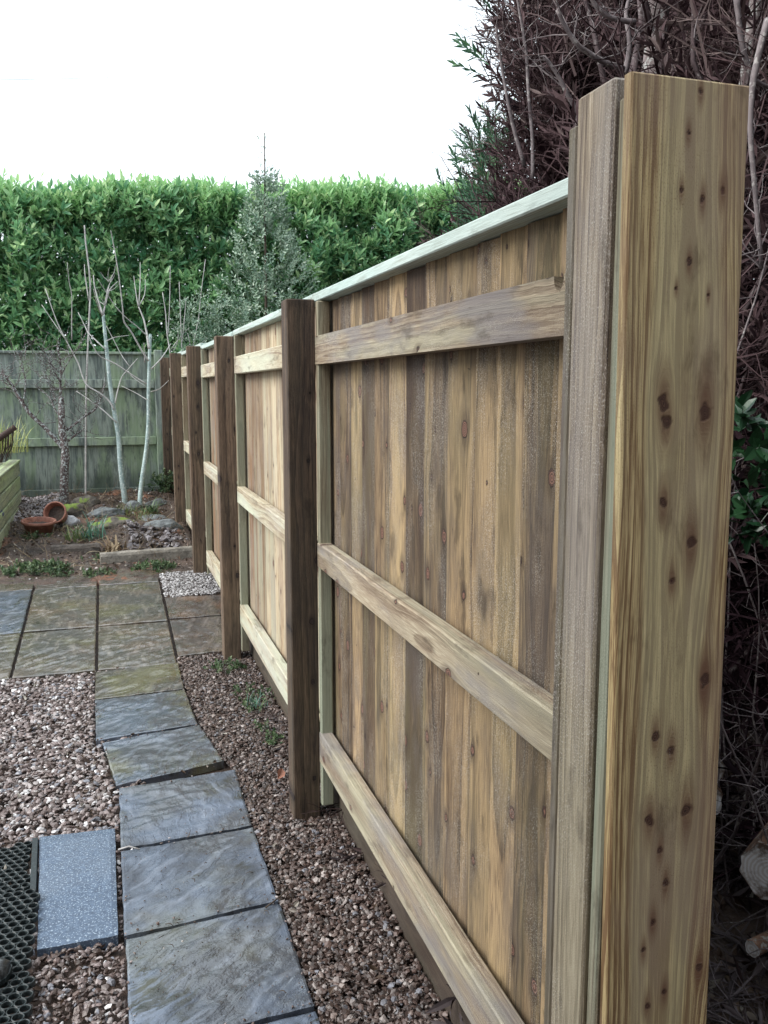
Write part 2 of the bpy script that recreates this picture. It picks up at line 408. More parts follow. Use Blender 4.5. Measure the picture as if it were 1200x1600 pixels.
# ---------------------------------------------------------------- paving slabs
def slab_mat(name, c1, c2, c3, olive=.4, warm=0., seed=0., rmin=.12, fine=False, wet=(0., 1.)):
    t = NT(name); p = t.pos(); q = t.V('ADD', p, (seed * 3.1, seed * 1.7, 0))
    x, y, z = t.sep(q)
    ww = t.V('SCALE', t.V('SUBTRACT', t.node('ShaderNodeTexNoise', {'Vector': q, 'Scale': 2.6, 'Detail': 5.}, 1), (.5, .5, .5)), .20)
    d = t.V('ADD', q, ww); dx, dy, dz = t.sep(d)
    ca, sa = math.cos(.5 + seed * .2), math.sin(.5 + seed * .2)
    u = t.M('ADD', t.M('MULTIPLY', dx, ca), t.M('MULTIPLY', dy, sa)); v = t.M('SUBTRACT', t.M('MULTIPLY', dy, ca), t.M('MULTIPLY', dx, sa))
    riv = t.noise(t.comb(t.M('MULTIPLY', u, 5.), t.M('MULTIPLY', v, 22.), seed), 1., 5, .6)
    # riven terraces: stepped height
    st = t.M('MULTIPLY', riv, 6.); fl = t.M('FLOOR', st); fr = t.mr(t.M('SUBTRACT', st, fl), .75, 1.)
    terr = t.M('DIVIDE', t.M('ADD', fl, fr), 6.)
    big = t.noise(q, 3.4, 4, .55); fn = t.noise(q, 160., 3, .6); sp = t.noise(q, 420., 2, .5)
    col = t.mix(t.mr(big, .35, .65), c1, c2)
    col = t.mix(t.mr(riv, .5, .7, 0, .8), col, c3)  # pale streaks along the ridges paint in reflected sky
    if not fine:
        wp = t.M('MULTIPLY', t.mr(t.noise(t.V('ADD', q, (2, 9, 0)), 2.6, 4, .6), .50, .60), t.mr(t.noise(t.comb(t.M('MULTIPLY', u, 9.), t.M('MULTIPLY', v, 38.), seed), 1., 4, .65), .44, .56))
        col = t.mix(t.M('MULTIPLY', wp, .85), col, (.030, .032, .022))  # wet blotches, darkened for spots that miss the sky sheen
    if olive: col = t.mix(t.mr(t.noise(q, 2.3, 4, .6), .5, .66, 0, olive), col, (.16, .15, .055))
    if warm: col = t.mix(t.mr(t.noise(t.V('ADD', q, (5, 2, 0)), 2.7, 4, .6), .46, .66, 0, warm), col, (.30, .16, .08))
    edge = t.mr(t.M('SUBTRACT', st, fl), .85, 1.)
    col = t.mix(t.M('MULTIPLY', t.M('MULTIPLY', edge, t.mr(big, .4, .6)), .45), col, tuple(a * .35 for a in c2))
    col = t.mix(t.mr(fn, .64, .72, 0, .6), col, tuple(min(1, a * 1.9) for a in c1))
    col = t.mix(t.mr(sp, .7, .76, 0, .5), col, (.03, .025, .02))
    rg = t.mr(t.M('ADD', t.M('MULTIPLY', big, .8), t.M('MULTIPLY', riv, .3)), .45, .64, rmin, .6)
    h = t.M('ADD', t.M('MULTIPLY', terr, t.mr(t.noise(t.V('ADD', q, (9, 4, 0)), 4., 3), .42, .62, .15, .9)), t.M('ADD', t.M('MULTIPLY', fn, .07), t.M('MULTIPLY', t.noise(q, 45., 4, .65), .22)))
    if fine:
        sp = t.noise(q, 170., 2, .5); fn = t.noise(q, 95., 3, .6)
        col = t.mix(t.mr(t.noise(q, 60., 3), .3, .7), c1, c2); col = t.mix(t.mr(sp, .58, .64), col, c3)
        col = t.mix(t.mr(fn, .62, .7, 0, .6), col, (.05, .06, .07)); h = t.M('ADD', t.M('MULTIPLY', fn, .1), t.M('MULTIPLY', sp, .08)); rg = t.mr(fn, .3, .7, .35, .7)
    wetm = t.mr(t.M('ADD', t.M('MULTIPLY', big, .8), t.M('MULTIPLY', t.noise(t.V('ADD', q, (3, 7, 0)), 1.6, 2), .5)), .60, .72, wet[0], wet[1])
    col = t.mix(t.M('MULTIPLY', wetm, .35), col, tuple(a * .5 for a in c2))
    return t.fin(col, rg, t.bump(h, .8 if not fine else .5, .012), .5, **{'Coat Weight': wetm, 'Coat Roughness': .06, 'Coat IOR': 1.7, 'Coat Normal': t.bump(h, .5, .016)})
SKY_BLUE = ((.112, .140, .190), (.046, .054, .068), (.185, .215, .27))  # slab blue deepened to paint in the sky's reflection
GREEN = ((.105, .092, .072), (.050, .046, .040), (.27, .245, .21))
BROWN = ((.105, .085, .075), (.050, .042, .040), (.23, .20, .185))
SM = [slab_mat('slab_blue_grey', *SKY_BLUE, olive=.25, seed=1.), slab_mat('slab_wet_green', *GREEN, olive=.75, seed=2., wet=(.8, 1.)), slab_mat('slab_wet_blue', *SKY_BLUE, olive=.7, seed=3., wet=(.7, 1.)),
      slab_mat('slab_brown', *BROWN, olive=.2, warm=.4, seed=4., wet=(.9, 1.)), slab_mat('slab_olive_brown', *GREEN, olive=.45, warm=.2, seed=5., wet=(.7, 1.)), slab_mat('slab_bluish_light', *SKY_BLUE, olive=0., seed=6., rmin=.2)]
GREYM = slab_mat('granular_slab', (.085, .125, .19), (.055, .082, .13), (.27, .34, .42), 0, 0, 7., fine=True, wet=(0., .3))
SLABS = []          # footprints, kept clear of gravel
def slab(corners, mat, label, thick=.035, lift=.006, group='slabs of the stepping path', wob=.004):
    """corners: four (x, y), counter-clockwise from near left; a slightly uneven riven slab with chamfered, chipped edge"""
    c = [Vector((p[0], p[1], 0)) for p in corners]; n = 14
    n = 14 if mat is GREYM else 56; relief = 0. if mat is GREYM else .0022; th = random.uniform(.2, 1.0)
    cen = sum(c, Vector()) / 4; SLABS.append([(p.x, p.y) for p in c])
    s0 = random.uniform(0, 50); V = []; F = []
    tilt = (random.uniform(-.006, .006), random.uniform(-.006, .006))
    def P2(u, v):
        p = (c[0] * (1 - u) + c[1] * u) * (1 - v) + (c[3] * (1 - u) + c[2] * u) * v
        return p
    for j in range(n + 1):
        for i in range(n + 1):
            u, v = i / n, j / n; p = P2(u, v)
            ed = min(u, v, 1 - u, 1 - v) * n
            d = (cen - p).normalized() * (.004 * noise.noise((p.x * 18 + s0, p.y * 18, 0)) + .002) if ed < .5 else Vector()
            p = p + d
            z = g(p.y) + lift + wob * noise.noise((p.x * 6 + s0, p.y * 6, 0)) + wob * .6 * noise.noise((p.x * 19, p.y * 19, s0)) + (p.x - cen.x) * tilt[0] + (p.y - cen.y) * tilt[1]
            if relief:
                a_, b_ = p.x * math.cos(th) + p.y * math.sin(th), p.y * math.cos(th) - p.x * math.sin(th)
                k = noise.noise((a_ * 6 + s0, b_ * 20, s0)) + .5 * noise.noise((a_ * 14 + s0, b_ * 40, 3)); q_ = k * 4; k2 = (math.floor(q_) + min(1, max(0, (q_ - math.floor(q_) - .7) / .3))) / 4
                am = .35 + 1.1 * max(0, noise.noise((p.x * 3 + s0, p.y * 3, 9)) + .35)
                z += relief * am * (k * .9 + k2 * 1.3) * min(1, ed / 3)
            if ed < .5: z -= .003
            V.append((p.x - cen.x, p.y - cen.y, z))
    F = [(j * (n + 1) + i, j * (n + 1) + i + 1, (j + 1) * (n + 1) + i + 1, (j + 1) * (n + 1) + i) for j in range(n) for i in range(n)]
    rim = [i for i in range(n + 1)] + [(j + 1) * (n + 1) - 1 for j in range(1, n + 1)] + [n * (n + 1) + i for i in range(n - 1, -1, -1)] + [j * (n + 1) for j in range(n - 1, 0, -1)]
    m = len(V)
    for k in rim: V.append((V[k][0], V[k][1], V[k][2] - thick))
    L = len(rim); F += [(rim[k], m + k, m + (k + 1) % L, rim[(k + 1) % L]) for k in range(L)]
    o = build_np('paving_slab', V, np.array(F), mat, smooth=False)
    o.location = (cen.x, cen.y, 0)
    return tag(o, label, 'paving slab', group)
A = .008
slab([(-.02, 1.50), (.47, 1.53), (.465, 2.06), (-.016, 2.03)], SM[0], 'grey slab of the stepping path, cut off by the bottom edge of the photo')
slab([(-.014, 2.045), (.466, 2.075), (.466, 2.57), (-.014, 2.53)], SM[0], 'large grey slab of the path with fine speckled dirt, lowest one fully in front of the post')
slab([(-.018, 2.545), (.464, 2.585), (.461, 3.085), (-.02, 3.06)], SM[0], 'pale blue grey path slab beside the granular square slab, with a rippled wet right side')
slab([(-.020, 3.075), (.461, 3.10), (.469, 3.61), (-.018, 3.57)], SM[5], 'smooth bright blue path slab, third from the bottom')
slab([(-.028, 3.60), (.433, 3.71), (.374, 4.175), (-.088, 4.095)], SM[2], 'crooked wet blue path slab with a long olive puddle streak')
slab([(-.115, 4.115), (.365, 4.19), (.346, 4.72), (-.126, 4.69)], SM[2], 'blue path slab with a yellow green patch, between the crooked slab and the olive slab')
slab([(-.127, 4.705), (.346, 4.735), (.350, 5.215), (-.128, 5.18)], SM[1], 'olive green path slab next to the edge of the patio')
gp_ = 'patio slabs'
rowY = [5.20, 6.0, 6.98, 7.72]; colX = [-1.52, -1.05, -.592, -.122, .348, .80]
labs = {
 (0, 0): 'wet patio slab at the left edge of the front row, mostly out of the photo', (0, 1): 'front row patio slab with orange sand on its corner at the left edge',
 (0, 2): 'dark green wet patio slab of the front row, left of the one at the head of the path', (0, 3): 'wet patio slab at the head of the stepping path, directly behind the olive slab',
 (0, 4): 'purple brown patio slab of the front row against the third fence post',
 (1, 0): 'patio slab of the second row, farthest left and mostly out of the photo', (1, 1): 'blue grey patio slab of the second row at the left edge', (1, 2): 'rippled green grey patio slab in the middle of the second row',
 (1, 3): 'rippled wet slab of the second row, left of the small heap of white gravel', (1, 4): 'brown patio slab just in front of the small heap of white gravel',
 (2, 0): 'muddy patio slab at the back, farthest left', (2, 1): 'muddy patio slab at the back behind the leafy weed patch', (2, 2): 'back patio slab half covered in reddish mud in front of the terracotta pots',
 (2, 3): 'dirty brown back patio slab in front of the stone kerb', (2, 4): 'small back patio slab behind the white gravel beside the fence'}
for j in range(3):
    for i in range(5):
        y0, y1, x0, x1 = rowY[j] + A, rowY[j + 1] - A, colX[i] + A, colX[i + 1] - A
        if i == 4:
            y0, y1 = [(5.32, 6.02), (6.04, 6.53), (7.18, 7.70)][j]; x1 = .79
        mt = [[SM[3], SM[4], SM[4], SM[4], SM[3]], [SM[4], SM[2], SM[4], SM[4], SM[3]], [SM[3], SM[3], SM[3], SM[3], SM[3]]][j][i]
        slab([(x0, y0), (x1, y0 + (.03 if j == 0 and i == 4 else 0)), (x1, y1), (x0, y1)], mt, labs[(j, i)], group=gp_, lift=.004 if j < 2 else .0)
q = slab([(-.264, 2.546), (-.034, 2.545), (-.036, 3.226), (-.304, 3.243)][:4], GREYM, 'flat granular blue grey slab between the rubber mats and the path', group=None, lift=.012, wob=.0008)

# ---------------------------------------------------------------- gravel
def inside(px, py, poly, grow=0.):
    cx = sum(p[0] for p in poly) / 4; cy = sum(p[1] for p in poly) / 4
    ok = np.ones(len(px), bool)
    for k in range(4):
        x0, y0 = poly[k]; x1, y1 = poly[(k + 1) % 4]
        s = (x1 - x0) * (py - y0) - (y1 - y0) * (px - x0)
        s /= math.hypot(x1 - x0, y1 - y0); ok &= s > -grow
    return ok
def stone_templates():
    t = (1 + 5 ** .5) / 2
    V = np.array([(-1, t, 0), (1, t, 0), (-1, -t, 0), (1, -t, 0), (0, -1, t), (0, 1, t), (0, -1, -t), (0, 1, -t), (t, 0, -1), (t, 0, 1), (-t, 0, -1), (-t, 0, 1)], float)
    V /= np.linalg.norm(V, axis=1, keepdims=True)
    F = np.array([(0, 11, 5), (0, 5, 1), (0, 1, 7), (0, 7, 10), (0, 10, 11), (1, 5, 9), (5, 11, 4), (11, 10, 2), (10, 7, 6), (7, 1, 8), (3, 9, 4), (3, 4, 2), (3, 2, 6), (3, 6, 8), (3, 8, 9), (4, 9, 5), (2, 4, 11), (6, 2, 10), (8, 6, 7), (9, 8, 1)])
    out = []
    for k in range(7):
        W = V * rng.uniform(.6, 1.15, (12, 1)); W = W * np.array([1.0, rng.uniform(.55, .85), rng.uniform(.32, .55)])
        out.append((W, F))
    return out
ST = stone_templates()
def stone_mat(name, rough=.5):
    t = NT(name); rn = t.attr('rnd'); p = t.pos()
    n = t.noise(p, 220., 3, .6)
    col = t.mix(t.mr(n, .3, .7, 0, .5), rn, (.06, .045, .04))
    return t.fin(col, rough, t.bump(n, .4, .002), .5)
M['stone'] = stone_mat('gravel_stone', .38)
def stones(x, y, z, size, colr):
    parts = []; which = rng.integers(0, len(ST), len(x))
    for k, (W, F) in enumerate(ST):
        m = which == k
        if not m.any(): continue
        d = np.stack([rng.normal(0, .45, m.sum()), rng.normal(0, .45, m.sum()), np.ones(m.sum())], 1)
        parts.append(inst(W, F, frames(d, rng.uniform(0, 6.28, m.sum()), size[m]), np.stack([x, y, z], 1)[m], colr[m]))
    return cat(parts)
def palette(n, cols, w):
    k = rng.choice(len(cols), n, p=np.array(w) / sum(w)); c = np.array(cols)[k] * rng.uniform(.65, 1.25, (n, 1))
    return np.concatenate([c, np.ones((n, 1))], 1)
PINK = [(.235, .19, .185), (.155, .115, .108), (.38, .34, .335), (.09, .065, .058), (.20, .21, .245), (.66, .65, .66)]
DARKP = [(.10, .065, .055), (.05, .03, .024), (.16, .12, .105), (.30, .26, .245), (.025, .016, .013), (.16, .165, .19)]
def gravel(name, n, xr, yr, test, cols, w, smin, smax, label, dz=0., zf=None, layers=.016, avoid=True):
    x = rng.uniform(*xr, n); y = rng.uniform(*yr, n); ok = test(x, y)
    if avoid:
        for s in SLABS: ok &= ~inside(x, y, s, .006)
    x, y = x[ok], y[ok]; n = len(x)
    z = np.array([(zf(a, b) if zf else g(b)) for a, b in zip(x, y)]) + dz - rng.uniform(0, layers, n)
    # slow undulation of the surface
    z += np.array([.008 * noise.noise((a * 5, b * 5, 0)) for a, b in zip(x, y)])
    V, F, r = stones(x, y, z, rng.uniform(smin, smax, n) , palette(n, cols, w))
    o = build_np(name, V, F, M['stone'], r); tag(o, label, 'gravel', kind='stuff'); return o
MATS = [[(-.80, 2.87), (-.29, 2.86), (-.305, 3.225), (-.82, 3.20)], [(-.80, 1.85), (-.268, 1.85), (-.272, 2.86), (-.80, 2.875)]]
notmat = lambda x, y: ~inside(x, y, MATS[0], -.01) & ~inside(x, y, MATS[1], -.01)
view = lambda x, y: (x > -.14 * y - .55)
rightside = lambda x, y: (x > np.interp(y, [1, 3.6, 4.2, 5.2], [.46, .46, .38, .34]))
gravel('gravel', 17000, (-1.3, .1), (2.9, 5.24), lambda x, y: view(x, y) & ~rightside(x, y) & notmat(x, y), PINK, (4, 3, 2.4, 2.6, 1.2, 1.1), .006, .022, 'pinkish grey gravel left of the stepping path')
gravel('gravel', 9000, (-.75, .0), (1.2, 2.9), lambda x, y: view(x, y) & notmat(x, y), PINK + DARKP[:2], (3, 3, 1.4, 3, 1, .7, 3, 3), .005, .017, 'mixed pale gravel between the mats and the bottom path slab')
gravel('gravel', 34000, (.3, .80), (1.0, 5.33), lambda x, y: rightside(x, y) & (x < np.interp(y, [1, 2.5], [.79, .80])), DARKP, (4, 5, 2.6, 1.5, 4, .8), .003, .017, 'dark reddish gravel mixed with bark between the path and the new fence', layers=.014)
gravel('gravel', 2600, (.36, .80), (6.5, 7.22), lambda x, y: (x > .345), [(.42, .41, .42), (.30, .29, .30), (.55, .55, .56), (.18, .17, .17)], (3, 2, 2, 2), .007, .017, 'small heap of white gravel at the foot of the fence post', dz=.02)
gravel('gravel', 2600, (-1.3, -.55), (9.3, 10.5), lambda x, y: x > -1.1 - (y - 9.3) * .05, [(.42, .38, .40), (.28, .25, .26), (.55, .52, .53)], (3, 2, 1), .012, .024, 'pale gravel scatter behind the terracotta pots', zf=lambda a, b: bed_z(a, b) + .015, avoid=False)

# ---------------------------------------------------------------- the new fence
FX = .626                                             # path-side face of the posts
fence = empty('garden_fence', (FX + .1, 5.8, 0), 'new timber board fence with brown square posts and pale capping, running along the path', 'fence')
postY = [(1.01, 2.04), (3.105, 1.969), (5.195, 1.958), (7.08, 1.987), (8.95, 2.005), (10.6, 2.015)]
for k, (y, zt) in enumerate(postY):
    mb = MB(); z0 = g(y) - .03
    mb.box((FX, y, z0), (FX + .104, (y + .1) if k else 1.1, zt), 2, .004, rnd=(.8, .4, .45, 1) if k == 1 else (random.uniform(.5, 1), random.random(), random.uniform(.2, .6), 1))
    if k == 0: mb.g = [(q[1] - .1, q[0] + .12, q[2] + .37) for q in mb.g]
    mb.build('post', M['near_post'] if k == 0 else M['post'], fence)
bays = [(y0 + .1, y1) for (y0, _), (y1, _) in zip(postY, postY[1:])]
zb0 = [.0, .0, .01, .11, .21]
for k, (y0, y1) in enumerate(bays):
    near = k == 0; far = M['panel'] if near else M['panel_far']; rl = M['rail'] if near else M['rail_far']
    up = max(0., zb0[k] - .02); top = [1.965, 1.965, 1.962, 1.985, 2.0][k]
    # upright overlapping feather-edge boards
    mb = MB(); y = y1 + .012; seams = [3.122, 2.975, 2.831, 2.70, 2.56, 2.414, 2.26, 2.119, 1.955, 1.791, 1.681, 1.554, 1.42, 1.29, 1.16, 1.03]
    if near: edges = seams
    else:
        edges = [y]
        while y > y0 - .1: y -= random.uniform(.105, .15); edges.append(y)
    for a, b in zip(edges, edges[1:]):
        t0, t1 = .005, random.uniform(.011, .015); xb = .800
        # thick edge laps over the thin edge of the next board
        jit = random.uniform(-.0015, .0015)
        zt_ = top + random.uniform(-.003, .003)
        V = []
        for z in (.205 + up, zt_):
            V += [(xb - .0015 + jit * .3, b - .012, z), (xb + .006 + jit, b - .012, z), (xb + .006 + jit, a, z), (xb - .0075 - t1 * .5 + jit, a, z)]
        F = [(3, 2, 1, 0), (4, 5, 6, 7), (0, 1, 5, 4), (1, 2, 6, 5), (2, 3, 7, 6), (3, 0, 4, 7)]
        F = [f[::-1] for f in F]
        off = (random.uniform(-.05, .05), random.uniform(.04, .3), random.uniform(0, 50))
        mb.add(V, F, [(v[1] - (a + b) / 2 + off[0], v[0] - xb + off[1], v[2] + off[2]) for v in V])
    mb.build('board_panel', far, fence)
    # rails
    hs = [(1.738, 1.838), (.982 + (.018 if near else 0) - .01, 1.082 - .01 + (.012 if near else 0)), (.222, .345)]
    for j, (z0, z1) in enumerate(hs):
        z0 += up * (.3, .7, 1)[j]; z1 += up * (.3, .7, 1)[j]
        mb = MB(); e0, e1 = y0 + .002, y1 - .002
        if near and j == 0:
            # rail with a round bite broken out of its top edge near the last post
            cy_, cz_, r_ = 1.322, 1.838, .022
            poly = [(e0, z0), (e1, z0), (e1, z1)]
            for q_ in range(9): an = math.pi * q_ / 8; poly.append((cy_ + r_ * math.cos(an) * .8, z1 - r_ * math.sin(an) * 1.2))
            poly.append((e0, z1))
            xf, xk = .728, .776; V = [(xf, a, b) for a, b in poly] + [(xk, a, b) for a, b in poly]; n = len(poly)
            F = [tuple(range(n)), tuple(range(n, 2 * n))[::-1]] + [(i, n + i, n + (i + 1) % n, (i + 1) % n) for i in range(n)]
            F = [f[::-1] for f in F]
            mb.add(V, F, [(v[2] - 1.79 + .03, v[0] - .75 + .045, v[1]) for v in V], (.55, .4, .35, 1))
        else:
            mb.box((.728, e0, z0), (.776, e1, z1), 1, .004, rnd=(.8, random.random(), .3, 1))
        mb.build('rail', rl, fence)
    mb = MB(); mb.box((.742, y0 + .001, top + .001), (.832, y1 + .098, top + .032), 1, .003, rnd=(.6, random.random(), .4, 1)); mb.build('capping', M['cap'], fence)
    mb = MB(); mb.box((.802, y0 - .1, -.03 + up * .6), (.826, y1, .203 + up), 1, .003); mb.build('gravel_board', M['gboard'], fence)
    mb = MB(); mb.box((.731, y1 - .03, .05 + up), (.778, y1 - .001 , top - .003), 2, .004); mb.build('batten', M['batten'], fence)
mb = MB(); mb.box((FX + .001, 1.102, .0), (.775, 1.122, 2.006), 2, .002); mb.build('batten', M['near_post'], fence)
mb = MB(); mb.box((.6335, .983, .0), (.72, 1.009, 2.012), 2, .003); mb.build('spacer_batten', M['batten'], fence)
# end board with its own knots, leaning a little; its grain flows round each knot
BW, BY, BXC = .173, .965, .7095
def dk(x, y):
    p = P(x, y, BY); lean = -.0128 * (p.z - 2.03)
    return (p.x - lean - BXC, p.z)
KN = [(1095, 143, 5), (1076, 207, 4), (1065, 297, 4.5), (1098, 312, 5.5), (1130, 299, 6), (1077, 409, 5), (1057, 450, 3.2), (1107, 461, 3), (1037, 630, 12), (1041, 658, 11), (1102, 645, 14), (1037, 785, 9),
      (1080, 849, 11), (1050, 908, 6.5), (1101, 1062, 11), (1024, 1151, 8), (1049, 1172, 8), (1015, 1283, 10), (1073, 1266, 12), (1031, 1329, 6), (1040, 1379, 6.5), (1020, 1441, 6.5), (1005, 1485, 5), (1092, 1512, 8), (1038, 1550, 6), (1011, 1572, 6)]
kn = [(*dk(x, y), r / 1364 * .98 * .95) for x, y, r in KN]
def end_board():
    lo, hi, st = .25, 2.031, .0022
    us = np.linspace(-BW / 2, BW / 2, int(BW / st)); zs = np.concatenate([[lo, .5, .68], np.arange(.7, hi, st), [hi]])
    U, Z = np.meshgrid(us, zs); U = U.ravel(); Z = Z.ravel()
    wv = .0035 * np.sin(Z * 3.1 + 1) + .002 * np.sin(Z * 9 + U * 30)
    a = U + wv; mask = np.zeros_like(U); halo = np.zeros_like(U); ringd = np.zeros_like(U)
    wob = np.array([noise.noise((u * 95, 3, z * 95)) for u, z in zip(U, Z)])
    for kx, kz, r in kn:
        dx, dz = U - kx, Z - kz
        kd = np.hypot(dx, dz * .8) + wob * r * .75; kf = np.hypot(dx, dz * .26)
        a = a - dx * (r * r * 1.6) / (kf ** 2 + r * r * .9)
        m = np.clip((r * 1.15 - kd) / (r * .3), 0, 1); ringd = np.where(m > mask, kd, ringd); mask = np.maximum(mask, m)
        halo = np.maximum(halo, np.clip((r * 2.6 - kf) / (r * 1.9), 0, 1) ** 1.4 * .95)
    nx, nz = len(us), len(zs)
    X = U - .0128 * (Z - 2.03) + BXC
    fr = np.stack([X, np.full_like(X, BY) + .0006 * mask, Z], 1); fr[(np.abs(U) > BW / 2 - 1e-6) | (Z > hi - 1e-6), 1] += .002
    idx = np.arange(nx * nz).reshape(nz, nx)
    F = np.stack([idx[:-1, :-1].ravel(), idx[:-1, 1:].ravel(), idx[1:, 1:].ravel(), idx[1:, :-1].ravel()], 1)
    # back, sides and top
    rim = np.concatenate([idx[0, :], idx[1:, -1], idx[-1, -2::-1], idx[-2:0:-1, 0]])
    V2 = fr[rim].copy(); V2[:, 1] = BY + .0165; V1 = fr[rim].copy(); V1[:, 1] += .001
    m = len(fr); L = len(rim); k = np.arange(L); kn_ = (k + 1) % L
    F2 = np.stack([rim, m + k, m + kn_, rim[kn_]], 1)
    V3 = np.array([V2[0], V2[nx - 1], V2[nx + nz - 2], V2[2 * nx + nz - 3]]); V3[:, 1] += 1e-4
    V = np.concatenate([fr, V2, V3]); F = np.concatenate([F, F2, [[m + L + 1, m + L, m + L + 3, m + L + 2]]])
    o = build_np('end_board', V, F, M['end_board'], np.tile([.5, .5, .5, 1.], (len(V), 1)), parent=fence)
    gr_ = np.stack([np.concatenate([a, a[rim], a[rim[:4]]]), np.concatenate([np.full(m, .03), np.full(L, .018), np.full(4, .018)]) , V[:, 2]], 1)
    at = o.data.attributes.new('grain', 'FLOAT_VECTOR', 'POINT'); at.data.foreach_set('vector', gr_.astype(np.float32).ravel())
    kk = np.zeros((len(V), 3)); kk[:m, 0] = mask; kk[:m, 1] = halo; kk[:m, 2] = ringd
    at = o.data.attributes.new('knot', 'FLOAT_VECTOR', 'POINT'); at.data.foreach_set('vector', kk.astype(np.float32).ravel())
M['end_board'] = wood('end_board_wood', (.76, .63, .35), (.55, .43, .22), (.21, .125, .06), (.60, .57, .35), .4, (.32, .24, .18), .5, ring=.009, knots=0, var=.0, fuzz=.1, explicit=True, kcol=(.022, .010, .007), bump=.5, ringc=1.)
end_board()

# ---------------------------------------------------------------- old fence across the end of the garden
def old_mat():
    t = NT('old_fence_wood'); gr = t.attr('grain'); rn = t.sep(t.attr('rnd')); a, b, c = t.sep(gr); p = t.pos(); px, py, pz = t.sep(p)
    st = t.noise(t.comb(t.M('MULTIPLY', px, 22.), t.M('MULTIPLY', py, 22.), t.M('MULTIPLY', pz, 2.2)), 1., 5, .7)
    sb = t.noise(t.comb(t.M('MULTIPLY', px, 5.), t.M('MULTIPLY', py, 5.), t.M('MULTIPLY', pz, 1.6)), 1., 4, .6)
    fib = t.noise(t.V('MULTIPLY', gr, (200., 200., 8.)), 1., 3)
    col = t.mix(t.mr(st, .35, .65), (.10, .125, .12), (.30, .35, .31))
    col = t.mix(t.mr(t.M('ADD', sb, t.M('MULTIPLY', rn[0], .12)), .5, .66, 0, .6), col, (.25, .34, .20))
    col = t.mix(t.mr(st, .56, .7, 0, .85), col, (.035, .045, .042))
    bl = t.mr(t.noise(t.comb(t.M('MULTIPLY', px, 9.), t.M('MULTIPLY', py, 9.), t.M('MULTIPLY', pz, 3.)), 1., 5, .7), .50, .66, 0, .65); col = t.mix(bl, col, (.05, .065, .065))
    low = t.M('ADD', t.mr(pz, .9, .45), t.M('MULTIPLY', t.M('SUBTRACT', sb, .5), 2.2))
    col = t.mix(t.mr(low, .3, 1.2, 0, .8), col, (.035, .05, .045))
    return t.fin(col, .8, t.bump(t.M('ADD', fib, st), .6, .003), .35)
M['old'] = old_mat()
of = empty('old_fence', (-.6, 10.85, .3), 'old weathered timber fence green with algae across the end of the garden', 'fence')
YB = 10.86
mb = MB(); x = -3.0
while x < .70:
    w = random.uniform(.085, .13); y = YB + random.uniform(-.004, .004); j = random.uniform(-.012, .012)
    V = [(x, y - .014, .46), (x + w + .01, y - .003, .46), (x + w + .01, y + .01, .46), (x, y + .01, .46)]
    V += [(vx + j * .3, vy, 2.055 + j * .4) for vx, vy, _ in V]
    mb.add(V, [(0, 1, 5, 4), (1, 2, 6, 5), (2, 3, 7, 6), (3, 0, 4, 7), (4, 5, 6, 7), (3, 2, 1, 0)], [(v[0] + random.random() * 0, v[1], v[2] + x * 3) for v in V]); x += w
mb.build('board_panel', M['old'], of)
for z0, z1 in ((1.66, 1.76), (.985, 1.085)):
    mb = MB(); mb.box((-3, YB - .06, z0), (.56, YB - .012, z1), 0, .006); mb.build('rail', M['old'], of)
mb = MB(); mb.box((-3, YB - .05, 2.056), (.70, YB + .03, 2.085), 0, .004); mb.build('capping', M['old'], of)
mb = MB(); mb.box((-3, YB - .045, .33), (.62, YB - .013, .475), 0, .004); mb.build('gravel_board', M['old'], of)
mb = MB(); mb.box((.565, YB - .10, .1), (.665, YB - .015, 2.11), 2, .006); mb.build('post', M['old'], of)
mb = MB()
mb2 = None
def rockmat(name, c1, c2, moss=0., mz=.3):
    t = NT(name); p = t.pos(); n = t.noise(p, 14., 6, .65); n2 = t.noise(p, 80., 4)
    col = t.mix(t.mr(n, .35, .65), c1, c2)
    if moss:
        nz = t.sep(t.n.new('ShaderNodeNewGeometry').outputs[1])[2]
        mm = t.M('MULTIPLY', t.mr(t.noise(p, 6., 4), .72 - moss * .22, .80 - moss * .22), t.mr(nz, .1, .7))
        col = t.mix(mm, col, t.mix(n2, (.05, .10, .02), (.24, .32, .05)))
    return t.fin(col, .75, t.bump(t.M('ADD', n, t.M('MULTIPLY', n2, .4)), .8, .02), .4)
M['rock'] = rockmat('grey_rock', (.06, .066, .07), (.17, .19, .20), .35)
M['rock_moss'] = rockmat('mossy_rock', (.05, .045, .04), (.14, .125, .105), 1.)
M['rock_pale'] = rockmat('pale_rock', (.25, .26, .28), (.45, .46, .48), 0.)
M['wallstone'] = rockmat('algae_stone', (.06, .085, .07), (.17, .22, .19), .1)
